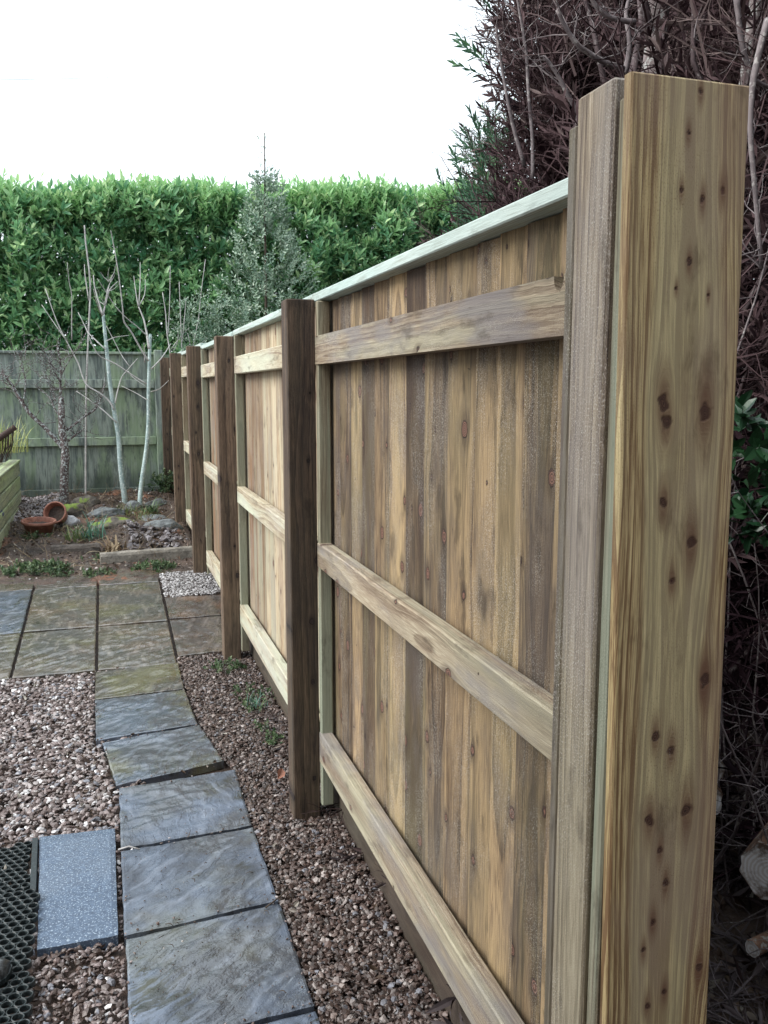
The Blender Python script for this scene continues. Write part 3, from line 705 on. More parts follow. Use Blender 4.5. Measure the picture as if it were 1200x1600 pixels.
def rock(name, loc, size, mat, label=None, cat_=None, group=None, seed=0, parent=None, sub=4, flat=.0, rz=0):
    import bmesh
    bm = bmesh.new(); bmesh.ops.create_icosphere(bm, subdivisions=sub, radius=1)
    for v in bm.verts:
        c = v.co.copy(); n = 1 + .30 * noise.noise(c * 1.3 + Vector((seed, 0, 0))) + .13 * noise.noise(c * 3.5 + Vector((seed, 5, 0))) + .04 * noise.noise(c * 10 + Vector((seed, 9, 0)))
        c *= n
        # flattened facets
        for k in range(6):
            d = Vector((math.sin(k * 2.4 + seed), math.cos(k * 1.7 + seed * 2), math.sin(k * 3.1 + seed * 3) * .7 + (.6 if k < 2 else 0))).normalized(); q = c.dot(d)
            if q > .78: c -= d * (q - .78) * .8
        if c.z < -.5: c.z = -.5
        v.co = Vector((c.x * size[0], c.y * size[1], c.z * size[2]))
    me = bpy.data.meshes.new(name); bm.to_mesh(me); bm.free(); me.materials.append(mat)
    me.polygons.foreach_set('use_smooth', [True] * len(me.polygons))
    o = bpy.data.objects.new(name, me); COL.objects.link(o); o.location = loc; o.rotation_euler = (0, 0, rz)
    if parent: o.parent = parent; o.matrix_parent_inverse = Matrix.Translation(-Vector(parent.location))
    return tag(o, label, cat_, group)
# low row of rough stones the old fence stands on
sw = empty('stone_footing', (-.9, 10.83, .2), 'row of rough algae covered stones under the old fence', 'stone edging')
x = -3.
while x < .5:
    w = random.uniform(.13, .24); rock('stone', (x + w / 2, 10.84, .235), (w * .52, .08, .12), M['wallstone'], parent=sw, seed=x * 7, sub=3); x += w

# ---------------------------------------------------------------- slatted raised bed at the left edge
M['planter'] = wood('slatted_bed_wood', (.44, .48, .33), (.33, .37, .24), (.16, .17, .11), (.34, .44, .22), .8, (.2, .23, .2), .5, ring=.012, knots=.2, var=.3, fuzz=.1)
rb = empty('raised_bed', (-1.2, 9.4, .25), 'green stained raised bed of gapped horizontal planks at the left edge', 'raised bed')
zt = P(32, 722, 10.3).z
X1 = P(32, 755, 10.3).x
for k in range(4):
    mb = MB(); z1 = zt - k * .155; z0 = z1 - .135
    mb.box((X1 - .03, 7.9, max(z0, .16)), (X1, 10.3, z1), 1, .006, rnd=(.3 + .2 * k, random.random(), .4, 1)); mb.build('plank', M['planter'], rb)
    mb = MB(); mb.box((X1 - 1., 10.272, max(z0, .16)), (X1 - .032, 10.30, z1), 0, .006); mb.build('plank', M['planter'], rb)
mb = MB(); mb.box((X1 - .11, 7.9, zt + .001), (X1 + .012, 10.32, zt + .028), 1, .005); mb.build('top_rail', M['planter'], rb)
mb = MB(); mb.box((X1 - .10, 10.19, .15), (X1 - .032, 10.268, zt - .002), 2, .004); mb.build('post', M['planter'], rb)
o = grid_obj('raised_soil', np.linspace(X1 - 1., X1 - .04, 20), np.linspace(7.9, 10.25, 30), lambda x, y: zt - .06 + .02 * noise.noise((x * 6, y * 6, 0)), M['bed'])
o.name = 'soil_fill'; o.parent = rb; o.matrix_parent_inverse = Matrix.Translation(-Vector(rb.location))

# ---------------------------------------------------------------- leaves and foliage templates
def leaf_tpl(L=1., W=.3, fold=.25, curl=.15):
    ts = [0., .35, .7, 1.]; ws = [.04, 1., .8, .04]; V = []
    for t_, w_ in zip(ts, ws):
        z = -curl * t_ * t_ * L
        for sgn in (-1, 0, 1): V.append((sgn * w_ * W * L * .5, z + (fold * W * L * .5 * w_ if sgn else 0), t_ * L))
    F = []
    for j in range(3):
        for i in range(2): q = j * 3 + i; F.append((q, q + 1, q + 4, q + 3))
    return np.array(V), np.array(F)
def sprig_tpl(nl, stem, L, W, spread, seed, curl=.15):
    r = np.random.default_rng(seed); LV, LF = leaf_tpl(L, W, .3, curl)
    z = np.linspace(.15, 1, nl) * stem; ang = np.arange(nl) * 2.4 + r.uniform(0, 1); sp = spread * np.linspace(1.25, .45, nl) * r.uniform(.8, 1.2, nl)
    d = np.stack([np.cos(ang) * np.sin(sp), np.sin(ang) * np.sin(sp), np.cos(sp)], 1)
    # leaf normal faces up and outwards
    x = np.stack([-np.sin(ang), np.cos(ang), 0 * ang], 1); y = np.cross(d, x)
    Mx = np.stack([x, y, d], 2) * r.uniform(.8, 1.15, nl)[:, None, None]
    V, F, _ = inst(LV, LF, Mx, np.stack([0 * z, 0 * z, z], 1), np.zeros((nl, 4)))
    lid = np.repeat(np.arange(nl) / nl, len(LV))
    s = .004 * stem / .25
    SV = np.array([(math.cos(k * 2.09) * s * (1 if h == 0 else .5), math.sin(k * 2.09) * s * (1 if h == 0 else .5), h * stem) for h in (0, 1) for k in range(3)])
    SF = np.array([(k, (k + 1) % 3, 3 + (k + 1) % 3, 3 + k) for k in range(3)]) + len(V)
    return np.concatenate([V, SV]), np.concatenate([F, SF]), np.concatenate([lid, np.full(6, .5)])
def scatter_sprigs(tpls, pos, d, sc, rnd):
    parts = []; k = rng.integers(0, len(tpls), len(pos)); roll = rng.uniform(0, 6.28, len(pos))
    for i, (V, F, lid) in enumerate(tpls):
        m = k == i
        if not m.any(): continue
        v, f, r = inst(V, F, frames(d[m], roll[m], sc[m]), pos[m], rnd[m])
        r = r.copy(); r[:, 1] = (r[:, 1] + np.tile(lid, m.sum()) * .6) % 1; parts.append((v, f, r))
    return cat(parts)
def R4(n, a=0., b=1.): return np.stack([rng.uniform(a, b, n), rng.uniform(0, 1, n), rng.uniform(0, 1, n), np.ones(n)], 1)

def frond_tpl(seed, L=.30, r0=.0028, depth=3, flat=.25, side=3):
    rr = random.Random(seed); V = []; F = []
    def seg(a_, b_, ra, rb_):
        d = (b_ - a_).normalized(); u = d.cross(Vector((.1, .9, .3))).normalized(); w = d.cross(u); m = len(V)
        for c_, r_ in ((a_, ra), (b_, rb_)):
            for k in range(side): t_ = 6.2832 * k / side; V.append(tuple(c_ + u * (math.cos(t_) * r_) + w * (math.sin(t_) * r_)))
        for k in range(side): F.append((m + k, m + (k + 1) % side, m + side + (k + 1) % side, m + side + k))
    def grow(p_, d, l, r_, dep):
        n = 4 if dep > 1 else 3
        for i in range(n):
            d = (d + Vector((rr.gauss(0, .12), rr.gauss(0, .12 * flat), rr.gauss(0, .1)))).normalized(); q = p_ + d * (l / n); seg(p_, q, r_, r_ * .85); p_ = q; r_ *= .85
            if dep > 0:
                s_ = 1 if i % 2 else -1
                for s_ in ((1, -1) if dep == depth else (s_,)):
                    dd = (d * .75 + Vector((s_ * .75, rr.gauss(0, flat), rr.gauss(.1, .2)))).normalized(); grow(p_, dd, l * rr.uniform(.35, .55), r_ * .7, dep - 1)
    grow(Vector((0, 0, 0)), Vector((0, 0, 1)), L, r0, depth)
    return np.array(V), np.array(F), np.full(len(V), rr.random())
# laurel hedge beyond the old fence
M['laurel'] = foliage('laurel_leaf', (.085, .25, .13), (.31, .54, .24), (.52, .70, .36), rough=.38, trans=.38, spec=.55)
hedge = empty('laurel_hedge', (2.5, 12.9, .2), 'tall clipped evergreen laurel hedge with glossy leaves behind the old fence', 'hedge')
tp = [sprig_tpl(8, .24, .135, .36, .85, k) for k in range(3)] + [sprig_tpl(6, .30, .12, .34, .5, 9), sprig_tpl(10, .20, .14, .38, 1.1, 11)]
def htop(x): return 4.07 + .062 * (x + 1.2) + .04 * np.sin(x * 2.3) + .03 * np.sin(x * 5.1 + 1)
n = 12500
x = rng.uniform(-3.2, 7.2, n); zz = rng.uniform(1.6, 4.6, n); ht = htop(x); zz = np.minimum(zz, ht - rng.uniform(.02, .3, n))
lump = np.array([noise.noise((a * 1.6, b * 1.6, 3)) * .34 + noise.noise((a * 4, b * 4, 8)) * .16 for a, b in zip(x, zz)])
y = 12.35 - lump + rng.uniform(0, .35, n) + .5 * np.clip((zz - ht + .7), 0, 1) ** 2
d = np.stack([rng.normal(0, .35, n), -.55 + rng.normal(0, .3, n), np.full(n, .75) + rng.normal(0, .25, n)], 1)
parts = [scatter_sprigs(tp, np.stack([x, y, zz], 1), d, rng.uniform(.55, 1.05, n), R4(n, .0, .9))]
n = 4200   # upright shoots along the clipped top, coloured paler for light from above
x = rng.uniform(-3.2, 7.2, n); y = rng.uniform(12.3, 13.6, n); zz = htop(x) + rng.uniform(-.32, .06, n) - .25 * np.clip(12.6 - y, 0, 1)
d = np.stack([rng.normal(0, .22, n), rng.normal(-.1, .22, n), np.ones(n)], 1)
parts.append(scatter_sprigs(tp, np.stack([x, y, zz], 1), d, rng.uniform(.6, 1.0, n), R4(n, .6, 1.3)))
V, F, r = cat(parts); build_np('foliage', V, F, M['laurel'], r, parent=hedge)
# dim inner growth: larger sparse leaves deeper in the hedge
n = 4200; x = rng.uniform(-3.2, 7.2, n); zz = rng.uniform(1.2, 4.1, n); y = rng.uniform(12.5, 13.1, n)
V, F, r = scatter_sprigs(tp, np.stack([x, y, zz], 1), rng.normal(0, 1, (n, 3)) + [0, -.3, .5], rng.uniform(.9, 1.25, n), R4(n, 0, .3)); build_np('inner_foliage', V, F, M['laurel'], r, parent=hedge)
M['bark_dark'] = bark('dark_bark', (.035, .026, .02), (.085, .065, .05), 25.)
mb = MB()
for k in range(22):
    x0 = -3 + k * .48; y0 = 13.0 + random.uniform(-.1, .1)
    mb.tube([(x0 + random.uniform(-.05, .05) * i, y0 + random.uniform(-.05, .05) * i, .15 + i * .62) for i in range(7)], [.035 * (1 - i * .12) for i in range(7)], 6, wob=.1)
mb.build('stems', M['bark_dark'], hedge)

# grey green holly standing in front of the hedge
M['holly'] = foliage('holly_leaf', (.13, .22, .16), (.26, .36, .26), (.38, .46, .36), rough=.35, trans=.15)
hb = P(400, 560, 11.7)
hol = empty('holly_tree', (hb.x + .12, 11.7, .25), 'slender grey green holly tree with a thin spire, in front of the laurel hedge', 'tree')
cx = P(413, 205, 11.7).x; ztp = P(413, 208, 11.7).z
mb = MB(); pts = [(hb.x + .12 - (hb.x + .12 - cx) * (i / 9), 11.7 + .03 * math.sin(i * 2), .2 + (ztp - .2) * i / 9) for i in range(10)]
mb.tube(pts, [.03 * (1 - i / 10) + .004 for i in range(10)], 6); mb.build('trunk', M['bark_dark'], hol)
tph = [sprig_tpl(9, .16, .045, .45, 1.1, 20 + k, .1) for k in range(3)]
n = 1250; t_ = rng.uniform(0, 1, n) ** 1.45; zz = 1.5 + t_ * 2.85; ang = rng.uniform(0, 6.28, n); rr = (.60 * np.sqrt(np.clip(1 - t_ ** 1.6, 0, 1)) * np.where(t_ > .75, .5, 1) + .03) * (.35 + .65 * rng.uniform(0, 1, n) ** .5)
rr *= 1 + .3 * np.sin(zz * 7 + ang * 2)
bx = cx + .1 * (1 - t_); x = bx + rr * np.cos(ang) - .10 * (1 - t_); y = 11.7 + rr * np.sin(ang) * .8
d = np.stack([np.cos(ang) * .8, np.sin(ang) * .8, np.full(n, .7)], 1) + rng.normal(0, .3, (n, 3))
parts = [scatter_sprigs(tph, np.stack([x, y, zz], 1), d, rng.uniform(.8, 1.3, n), R4(n))]
n = 14; zz = np.linspace(4.45, ztp - .08, n); x = np.full(n, cx) + rng.normal(0, .03, n)
parts.append(scatter_sprigs(tph, np.stack([x, np.full(n, 11.7), zz], 1), rng.normal(0, .5, (n, 3)) + [0, 0, .6], np.full(n, .55), R4(n)))
n = 260; ang = rng.uniform(0, 6.28, n); x = P(300, 520, 11.2).x + rng.normal(0, .17, n) + .1; zz = rng.uniform(1.9, 2.75, n)
parts.append(scatter_sprigs(tph, np.stack([x, 11.35 + rng.normal(0, .12, n), zz], 1), rng.normal(0, .6, (n, 3)) + [0, 0, .6], rng.uniform(.6, 1., n), R4(n)))
V, F, r = cat(parts); build_np('crown', V, F, M['holly'], r, parent=hol)

# ---------------------------------------------------------------- bare saplings in the bed
M['birch'] = bark('pale_sapling_bark', (.20, .27, .27), (.36, .45, .44), 18., (.50, .56, .55), .3, .25, rings=1)
M['whip'] = bark('pale_twig', (.30, .29, .29), (.46, .45, .44), 30., (.5, .52, .5), .2, .2)
M['dark_tree'] = bark('lichen_bark', (.05, .035, .035), (.13, .10, .10), 30., (.36, .40, .40), .4)
def path3(pts, Y, dY=0.):
    n = len(pts); return [P(x, y, Y + dY * i / max(1, n - 1)) for i, (x, y) in enumerate(pts)]
def smoothp(pts, k=3):
    out = []
    for i in range(len(pts) - 1):
        p0 = pts[max(i - 1, 0)]; p1 = pts[i]; p2 = pts[i + 1]; p3 = pts[min(i + 2, len(pts) - 1)]
        for j in range(k):
            t_ = j / k; out.append(.5 * ((2 * p1) + (p2 - p0) * t_ + (2 * p0 - 5 * p1 + 4 * p2 - p3) * t_ ** 2 + (3 * p1 - p0 - 3 * p2 + p3) * t_ ** 3))
    return out + [pts[-1]]
def limb(mb, px, Y, r0, r1, dY=0., n=6, wob=.0):
    p = smoothp(path3(px, Y, dY)); L = len(p); mb.tube(p, [r0 + (r1 - r0) * i / (L - 1) for i in range(L)], n, wob=wob)
    return p
def twigs(mb, p, n, L, r, up=.5, seed=0, depth=1, jit=.5):
    rr = random.Random(seed)
    for _ in range(n):
        b = p[rr.randrange(max(1, len(p) // 3), len(p))]; d = Vector((rr.gauss(0, 1), rr.gauss(0, .6), rr.gauss(up, .5))).normalized(); q = [b]; l = L * rr.uniform(.4, 1.)
        for k in range(4):
            d = (d + Vector((rr.gauss(0, jit * .4), rr.gauss(0, jit * .3), .12 + rr.gauss(0, jit * .3)))).normalized(); q.append(q[-1] + d * l / 4)
        mb.tube(q, [r * (1 - .18 * k) for k in range(5)], 4, cap=False)
        if depth: twigs(mb, q, 2, L * .5, r * .7, up, rr.random(), depth - 1, jit)
s1 = G(196, 788)
t1 = empty('sapling', (s1.x, s1.y, s1.z), 'left of the two slim pale barked bare saplings in the flower bed', 'tree', 'slim pale bare saplings')
mb = MB(); Y = s1.y
limb(mb, [(197, 796), (193, 765), (188, 722), (185, 680), (178, 640), (172, 600), (168, 560), (164, 520), (161, 490)], Y, .034, .016, .1, 9, .05)
mb.build('trunk', M['birch'], t1)
mb = MB()
for px, r in (([(161, 492), (154, 470), (148, 448), (146, 430)], .011), ([(161, 492), (166, 470), (172, 452), (184, 440)], .010), ([(163, 478), (168, 455), (176, 430)], .006), ([(160, 494), (152, 475), (146, 452)], .008),
              ([(178, 640), (171, 627), (157, 615), (141, 606), (133, 598), (128, 585), (122, 567), (112, 548), (103, 531), (88, 500), (71, 451)], .011), ([(104, 532), (84, 504), (65, 476)], .006), ([(165, 546), (150, 532), (138, 520), (132, 508), (122, 488)], .008),
              ([(182, 660), (160, 640), (140, 625), (119, 611)], .009), ([(180, 630), (184, 610), (190, 590), (200, 577), (215, 560)], .009), ([(202, 572), (190, 555), (178, 532), (166, 509)], .006), ([(166, 533), (180, 527), (202, 524)], .006),
              ([(112, 532), (112, 500), (112, 462), (108, 440), (105, 410)], .007), ([(200, 580), (208, 590), (228, 604)], .006)):
    limb(mb, px, Y, r, r * .45, random.uniform(-.3, .3), 5)
p = smoothp(path3([(161, 492), (170, 440)], Y)); twigs(mb, p, 9, .28, .004, 1.1, 3, 0)
mb.build('branches', M['whip'], t1)
s2 = G(222, 797)
t2 = empty('sapling', (s2.x, s2.y, s2.z), 'right of the two slim pale barked bare saplings, its top sawn off flat', 'tree', 'slim pale bare saplings')
mb = MB(); Y = s2.y
limb(mb, [(221, 803), (219, 785), (220, 765), (224, 735), (229, 700), (232, 660), (232, 620), (233, 580), (234, 545), (235, 522)], Y, .028, .016, .1, 9, .05)
mb.build('trunk', M['birch'], t2)
mb = MB()
for px, r in (([(233, 545), (230, 525), (225, 500), (216, 478)], .015), ([(216, 479), (212, 455), (209, 431)], .007), ([(217, 477), (219, 440), (219, 410)], .007), ([(217, 478), (226, 460), (227, 437)], .006),
              ([(232, 564), (220, 545), (206, 520), (194, 503), (192, 485), (188, 450), (184, 420), (177, 380), (173, 360)], .010), ([(229, 524), (214, 510), (198, 497), (180, 478), (165, 455), (152, 435)], .007),
              ([(229, 600), (205, 585), (180, 568), (157, 557), (145, 540), (135, 515)], .009), ([(237, 576), (252, 560), (262, 545), (267, 537)], .009), ([(236, 612), (250, 607), (264, 594)], .006), ([(230, 625), (214, 615), (190, 603)], .006), ([(226, 566), (226, 550), (225, 536)], .007)):
    limb(mb, px, Y, r, r * .4, random.uniform(-.3, .3), 5)
mb.build('branches', M['whip'], t2)
# tall pale whips rising behind
t3 = empty('sapling', (1.05, 11.25, .25), 'bare whippy sapling whose shoots rise above the far end of the new fence', 'tree')
mb = MB()
for px, r in (([(268, 600), (267, 560), (261, 520), (259, 490), (254, 457)], .011), ([(262, 527), (265, 480), (266, 415)], .008), ([(284, 600), (284, 542), (282, 490), (280, 440)], .009), ([(284, 542), (288, 500), (291, 465)], .007),
              ([(298, 600), (302, 540), (310, 500), (314, 460), (321, 405)], .008), ([(272, 548), (278, 530), (278, 512)], .006), ([(300, 548), (293, 520)], .007), ([(268, 545), (282, 526), (296, 512)], .006), ([(310, 540), (326, 526)], .005)):
    limb(mb, px, 11.25, r, r * .45, 0, 5)
mb.tube([(1.05, 11.25, .2), (1.0, 11.25, .9), P(284, 600, 11.25)], [.03, .022, .013], 7)
mb.build('shoots', M['whip'], t3)
# dark lichen spotted small tree
s4 = G(100, 788)
t4 = empty('small_tree', (s4.x, s4.y, s4.z), 'small bare tree with dark trunk and lichen spotted spreading limbs', 'tree')
mb = MB(); Y = s4.y - .15
tk = limb(mb, [(99, 796), (100, 770), (101, 735), (102, 705), (97, 670), (96, 640), (96, 620)], Y, .055, .030, 0, 9, .12)
mb.build('trunk', M['dark_tree'], t4)
mb = MB(); ps = []
for px, r in (([(98, 700), (90, 690), (70, 668), (48, 648), (36, 630), (25, 612), (18, 600), (5, 585)], .030), ([(96, 624), (94, 600), (95, 575), (90, 540)], .018), ([(104, 672), (118, 662), (132, 651), (146, 642), (153, 633), (160, 615), (163, 600)], .015),
              ([(105, 690), (118, 680), (132, 669)], .014), ([(97, 655), (86, 640), (78, 622), (60, 605)], .010), ([(88, 630), (82, 610), (72, 592)], .006), ([(36, 630), (40, 600), (35, 575), (30, 555)], .008), ([(96, 600), (84, 580), (76, 560), (60, 540)], .010), ([(94, 590), (104, 570), (116, 552)], .009), ([(25, 612), (10, 600), (-5, 590)], .008)):
    p_ = limb(mb, px, Y, r, r * .4, random.uniform(-.4, .4), 6, .08); ps.append(p_)
for i, p_ in enumerate(ps): twigs(mb, p_, 9, .42, .0045, .5, i, 1, .8)
mb.build('limbs', M['dark_tree'], t4)
# tall thick whip between them
t5 = empty('sapling', (P(139, 600, 10.5).x, 10.5, .25), 'single tall straight pale whip against the hedge, left of the saplings', 'tree')
mb = MB(); limb(mb, [(134, 790), (134, 700), (135, 600), (139, 505), (141, 442), (134, 380), (132, 352)], 10.5, .012, .008, 0, 6); limb(mb, [(139, 470), (133, 430), (132, 413)], 10.5, .008, .004, 0, 5); mb.build('shoots', M['whip'], t5)

# ---------------------------------------------------------------- flower bed: rocks, kerb, pots, plants
def bedpt(x, y): 
    p = G(x, y, .02); return p
for (px, py, sz, m, lab, sd_) in (
    (178, 818, (.27, .16, .10), 'rock_moss', 'large flat grey rock with yellow moss on its left end, in front of the saplings', 1.),
    (112, 800, (.22, .15, .13), 'rock_moss', 'rough mossy brown rock just right of the dark tree trunk', 2.),
    (135, 788, (.17, .12, .13), 'rock_moss', 'rock with bright yellow green moss, beside the dark tree trunk', 3.),
    (168, 800, (.24, .18, .09), 'rock', 'low purple grey rock between the mossy rocks and the saplings', 4.),
    (109, 815, (.13, .10, .09), 'rock_pale', 'pale grey stone right of the tipped terracotta pot', 5.),
    (240, 806, (.20, .14, .08), 'rock', 'flat grey rock lying between the sapling and the brown post', 6.),
    (208, 790, (.12, .10, .10), 'rock', 'small rock against the foot of the saplings', 7.),
    (258, 824, (.24, .12, .10), 'rock', 'dark rock beside the foot of the fifth fence post', 8.),
    (247, 784, (.16, .1, .10), 'rock', 'dark rock near the last fence post below the old fence', 10.)):
    p = bedpt(px, py + 6); sz = tuple(q * .82 for q in sz); rock('rock', (p.x, p.y, bed_z(p.x, p.y) + sz[2] * .15), sz, M[m], lab, 'rock', 'rocks in the flower bed', seed=sd_ * 3.3)
# stone kerb at the front of the bed
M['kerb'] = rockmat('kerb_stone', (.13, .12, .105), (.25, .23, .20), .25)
def kerb(p0, p1, h, w, label, mat, roll=.0):
    mb = MB(); n = 14; c0 = Vector(p0); c1 = Vector(p1); dr = (c1 - c0).normalized(); nn = Vector((-dr.y, dr.x, 0)); prof = [(-.5, 0), (-.5, .7), (-.38, .93), (-.1, 1.0), (.25, .98), (.45, .85), (.5, .6), (.5, 0)]
    V = []; 
    for i in range(n + 1):
        c = c0 + (c1 - c0) * (i / n)
        for a, b in prof:
            k = .006 * noise.noise((c.x * 9, b * 5, a * 5)); V.append(c + nn * (a * w + k) + Vector((0, 0, b * h + .006 * noise.noise((c.x * 14, a * 3, 2)))))
    m = len(prof); F = [(i * m + j, i * m + j + 1, (i + 1) * m + j + 1, (i + 1) * m + j) for i in range(n) for j in range(m - 1)] + [tuple(range(m)), tuple(range(n * m, n * m + m))[::-1]]
    mb.add(V, F); o = mb.build('kerb_stone', mat); tag(o, label, 'kerb', 'edging of the flower bed'); return o
a, b = G(157, 881), G(308, 869)
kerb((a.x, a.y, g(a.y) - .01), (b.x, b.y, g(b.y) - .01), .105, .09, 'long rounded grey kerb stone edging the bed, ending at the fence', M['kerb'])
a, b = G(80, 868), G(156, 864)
kerb((a.x, a.y, g(a.y) - .02), (b.x, b.y, g(b.y) - .02), .11, .07, 'dark earthy kerb stone in front of the daffodil leaves', rockmat('dark_kerb', (.045, .038, .034), (.10, .085, .075), .2))
# terracotta pots
def pot_mat():
    t = NT('terracotta'); p = t.pos(); n = t.noise(p, 20., 4); n2 = t.noise(p, 70., 3)
    col = t.mix(t.mr(n, .35, .7), (.32, .145, .105), (.20, .085, .065)); col = t.mix(t.mr(n2, .58, .7, 0, .5), col, (.5, .34, .27))
    return t.fin(col, .7, t.bump(n2, .2, .002), .4)
M['terra'] = pot_mat()
def pot(name, loc, rot, r, h, wall, label, soil):
    e = empty(name, loc, label, 'plant pot', 'terracotta pots in the bed'); e['local'] = 1
    prof = [(.70, 0), (.93, .80), (1.03, .81), (1.06, .86), (1.06, 1.0), (.97, 1.015), (.93, .98), (.88, .78), (.66, .06), (0, .06)]
    n = 36; V = []; F = []
    for a_, z_ in prof:
        for k in range(n): t_ = 6.2832 * k / n; V.append((a_ * r * math.cos(t_), a_ * r * math.sin(t_), z_ * h))
    F = [(i * n + k, i * n + (k + 1) % n, (i + 1) * n + (k + 1) % n, (i + 1) * n + k) for i in range(len(prof) - 1) for k in range(n)] + [tuple(range(n))[::-1]]
    mb = MB(); mb.add(V, F, smooth=True); o = mb.build('bowl', M['terra'], e)
    V = [(.0, 0, soil * h)] + [(.86 * r * math.cos(6.2832 * k / n) * (.75 + .25 * soil), .86 * r * math.sin(6.2832 * k / n) * (.75 + .25 * soil), soil * h - .02 * h + .03 * h * math.sin(k * 1.9)) for k in range(n)]
    mb = MB(); mb.add(V, [(0, 1 + k, 1 + (k + 1) % n) for k in range(n)], smooth=True); mb.build('soil', M['bed'], e)
    e.rotation_euler = rot; return e
p = G(61, 838); pot('terracotta_bowl', (p.x, p.y, bed_z(p.x, p.y) + .0), (R(5), R(2), 0), .15, .14, .01, 'upright wide terracotta bowl with a little dark soil', .72)
p = G(91, 830); pot('terracotta_pot', (p.x + .02, p.y + .12, bed_z(p.x, p.y) + .10), (R(66), R(-8), R(-14)), .105, .16, .01, 'terracotta pot tipped on its side with its open mouth facing the path', .6)
# daffodil leaves, dead leaves, grass and low weeds
def blades(name, loc, n, L, W, spread, mat, label, cat_, group=None, rad=.05, bend=.5, squash=1.):
    V = []; F = []; Rr = []
    for i in range(n):
        a_ = rng.uniform(0, 6.28); t0 = abs(rng.normal(0, spread)); l = L * rng.uniform(.5, 1.1); w = W * rng.uniform(.7, 1.2); b0 = np.array([rng.normal(0, rad), rng.normal(0, rad) * squash, 0.]); dr = np.array([math.cos(a_), math.sin(a_), 0]); sd2 = np.array([-math.sin(a_), math.cos(a_), 0.]) * w / 2
        th = t0; p_ = b0.copy(); m0 = len(V)
        for k in range(6):
            ww = (1 - (k / 5) ** 2 * .9); V += [p_ - sd2 * ww, p_ + sd2 * ww]; p_ = p_ + (dr * math.sin(th) + np.array([0, 0, 1]) * math.cos(th)) * l / 5; th += bend * rng.uniform(.1, .6)
        F += [(m0 + 2 * k, m0 + 2 * k + 1, m0 + 2 * k + 3, m0 + 2 * k + 2) for k in range(5)]; c = [rng.uniform(), rng.uniform(), 0, 1]; Rr += [c] * 12
    o = build_np(name, np.array(V), np.array(F), mat, np.array(Rr), smooth=True); o.location = loc
    return tag(o, label, cat_, group)
M['daff'] = foliage('daffodil_leaf', (.06, .16, .12), (.12, .26, .20), (.20, .30, .12), rough=.45, trans=.25)
M['deadleaf'] = foliage('withered_leaf', (.26, .20, .12), (.12, .075, .045), (.42, .36, .24), rough=.7, trans=.15)
M['grass'] = foliage('grass_blade', (.05, .09, .03), (.12, .18, .06), (.24, .24, .11), rough=.5, trans=.25)
M['weed'] = foliage('weed_leaf', (.03, .065, .03), (.085, .14, .06), (.17, .22, .11), rough=.5, trans=.2)
p = bedpt(143, 843); blades('daffodil_clump', (p.x, p.y, bed_z(p.x, p.y) - .02), 60, .28, .013, .5, M['daff'], 'clump of blue green strappy daffodil leaves right of the pots', 'plant', rad=.05)
p = bedpt(118, 846); blades('daffodil_clump', (p.x, p.y, bed_z(p.x, p.y) - .02), 38, .24, .012, .6, M['grass'], 'looser yellowing clump of strappy leaves beside the tipped pot', 'plant', rad=.05)
p = bedpt(177, 862); blades('withered_plant', (p.x, p.y, bed_z(p.x, p.y)), 46, .22, .022, 1.2, M['deadleaf'], 'heap of withered straw brown leaves just behind the kerb stone', 'dead plant', rad=.06, bend=.9)
p = bedpt(228, 812); blades('grass_tuft', (p.x, p.y, bed_z(p.x, p.y) - .01), 70, .17, .009, .7, M['grass'], 'tuft of grass at the foot of the sawn off sapling', 'grass tuft', 'grass tufts by the saplings', rad=.07)
p = bedpt(196, 806); blades('grass_tuft', (p.x, p.y, bed_z(p.x, p.y) - .01), 70, .16, .009, .8, M['grass'], 'tuft of grass at the foot of the left slim sapling', 'grass tuft', 'grass tufts by the saplings', rad=.09)
p = bedpt(236, 806); blades('fern', (p.x, p.y, bed_z(p.x, p.y) + .02), 34, .20, .02, .9, M['weed'], 'dark leaved plant between the sapling and the fifth fence post', 'plant', rad=.04, bend=.9)
tw = [sprig_tpl(9, .035, .018, .6, 1.1, 40 + k, .1) for k in range(2)]
def weed(px, py, rx, ry, n, h, label, group='weed patches', z=0., mat='weed', sc=1.):
    p = G(px, py); a_ = rng.uniform(0, 6.28, n); rr = np.sqrt(rng.uniform(0, 1, n)); x = rr * np.cos(a_) * rx; y = rr * np.sin(a_) * ry
    k = np.array([noise.noise(((p.x + u) * 9, (p.y + v) * 9, 0)) for u, v in zip(x, y)]) > -.12; x, y, rr = x[k], y[k], rr[k]; n = len(x)
    zz = rng.uniform(0, 1, n) * h * (1 - rr ** 2)
    V, F, r = scatter_sprigs(tw, np.stack([x, y, zz], 1), rng.normal(0, .6, (n, 3)) + [0, 0, .8], rng.uniform(.6, 1.3, n) * sc, R4(n))
    o = build_np('weed_patch', V, F, M[mat], r); o.location = (p.x, p.y, (bed_z(p.x, p.y) if p.y > 7.1 else g(p.y)) + z); return tag(o, label, 'weeds', group)
weed(55, 893, .26, .17, 330, .05, 'leafy green weed patch on the dirt at the left, in front of the terracotta bowl', sc=1.3)
weed(135, 898, .24, .07, 120, .02, 'straggling low weed line along the muddy back of the patio')
weed(240, 888, .17, .12, 170, .04, 'small weed tuft on the dirt in front of the kerb, near the fence', sc=1.1)
weed(150, 877, .12, .05, 70, .02, 'tiny weeds at the left end of the long kerb stone')
weed(352, 1045, .12, .10, 60, .03, 'dark weeds in the gravel at the foot of the third fence post', sc=.8)
weed(398, 1090, .10, .22, 110, .02, 'thin trailing weeds in the gravel along the fence base, farthest part', sc=.8)
weed(420, 1150, .06, .12, 60, .03, 'small weed tuft in the gravel left of the second fence post', sc=.8)
weed(60, 846, .12, .05, 60, .03, 'weeds growing in front of the terracotta bowl')
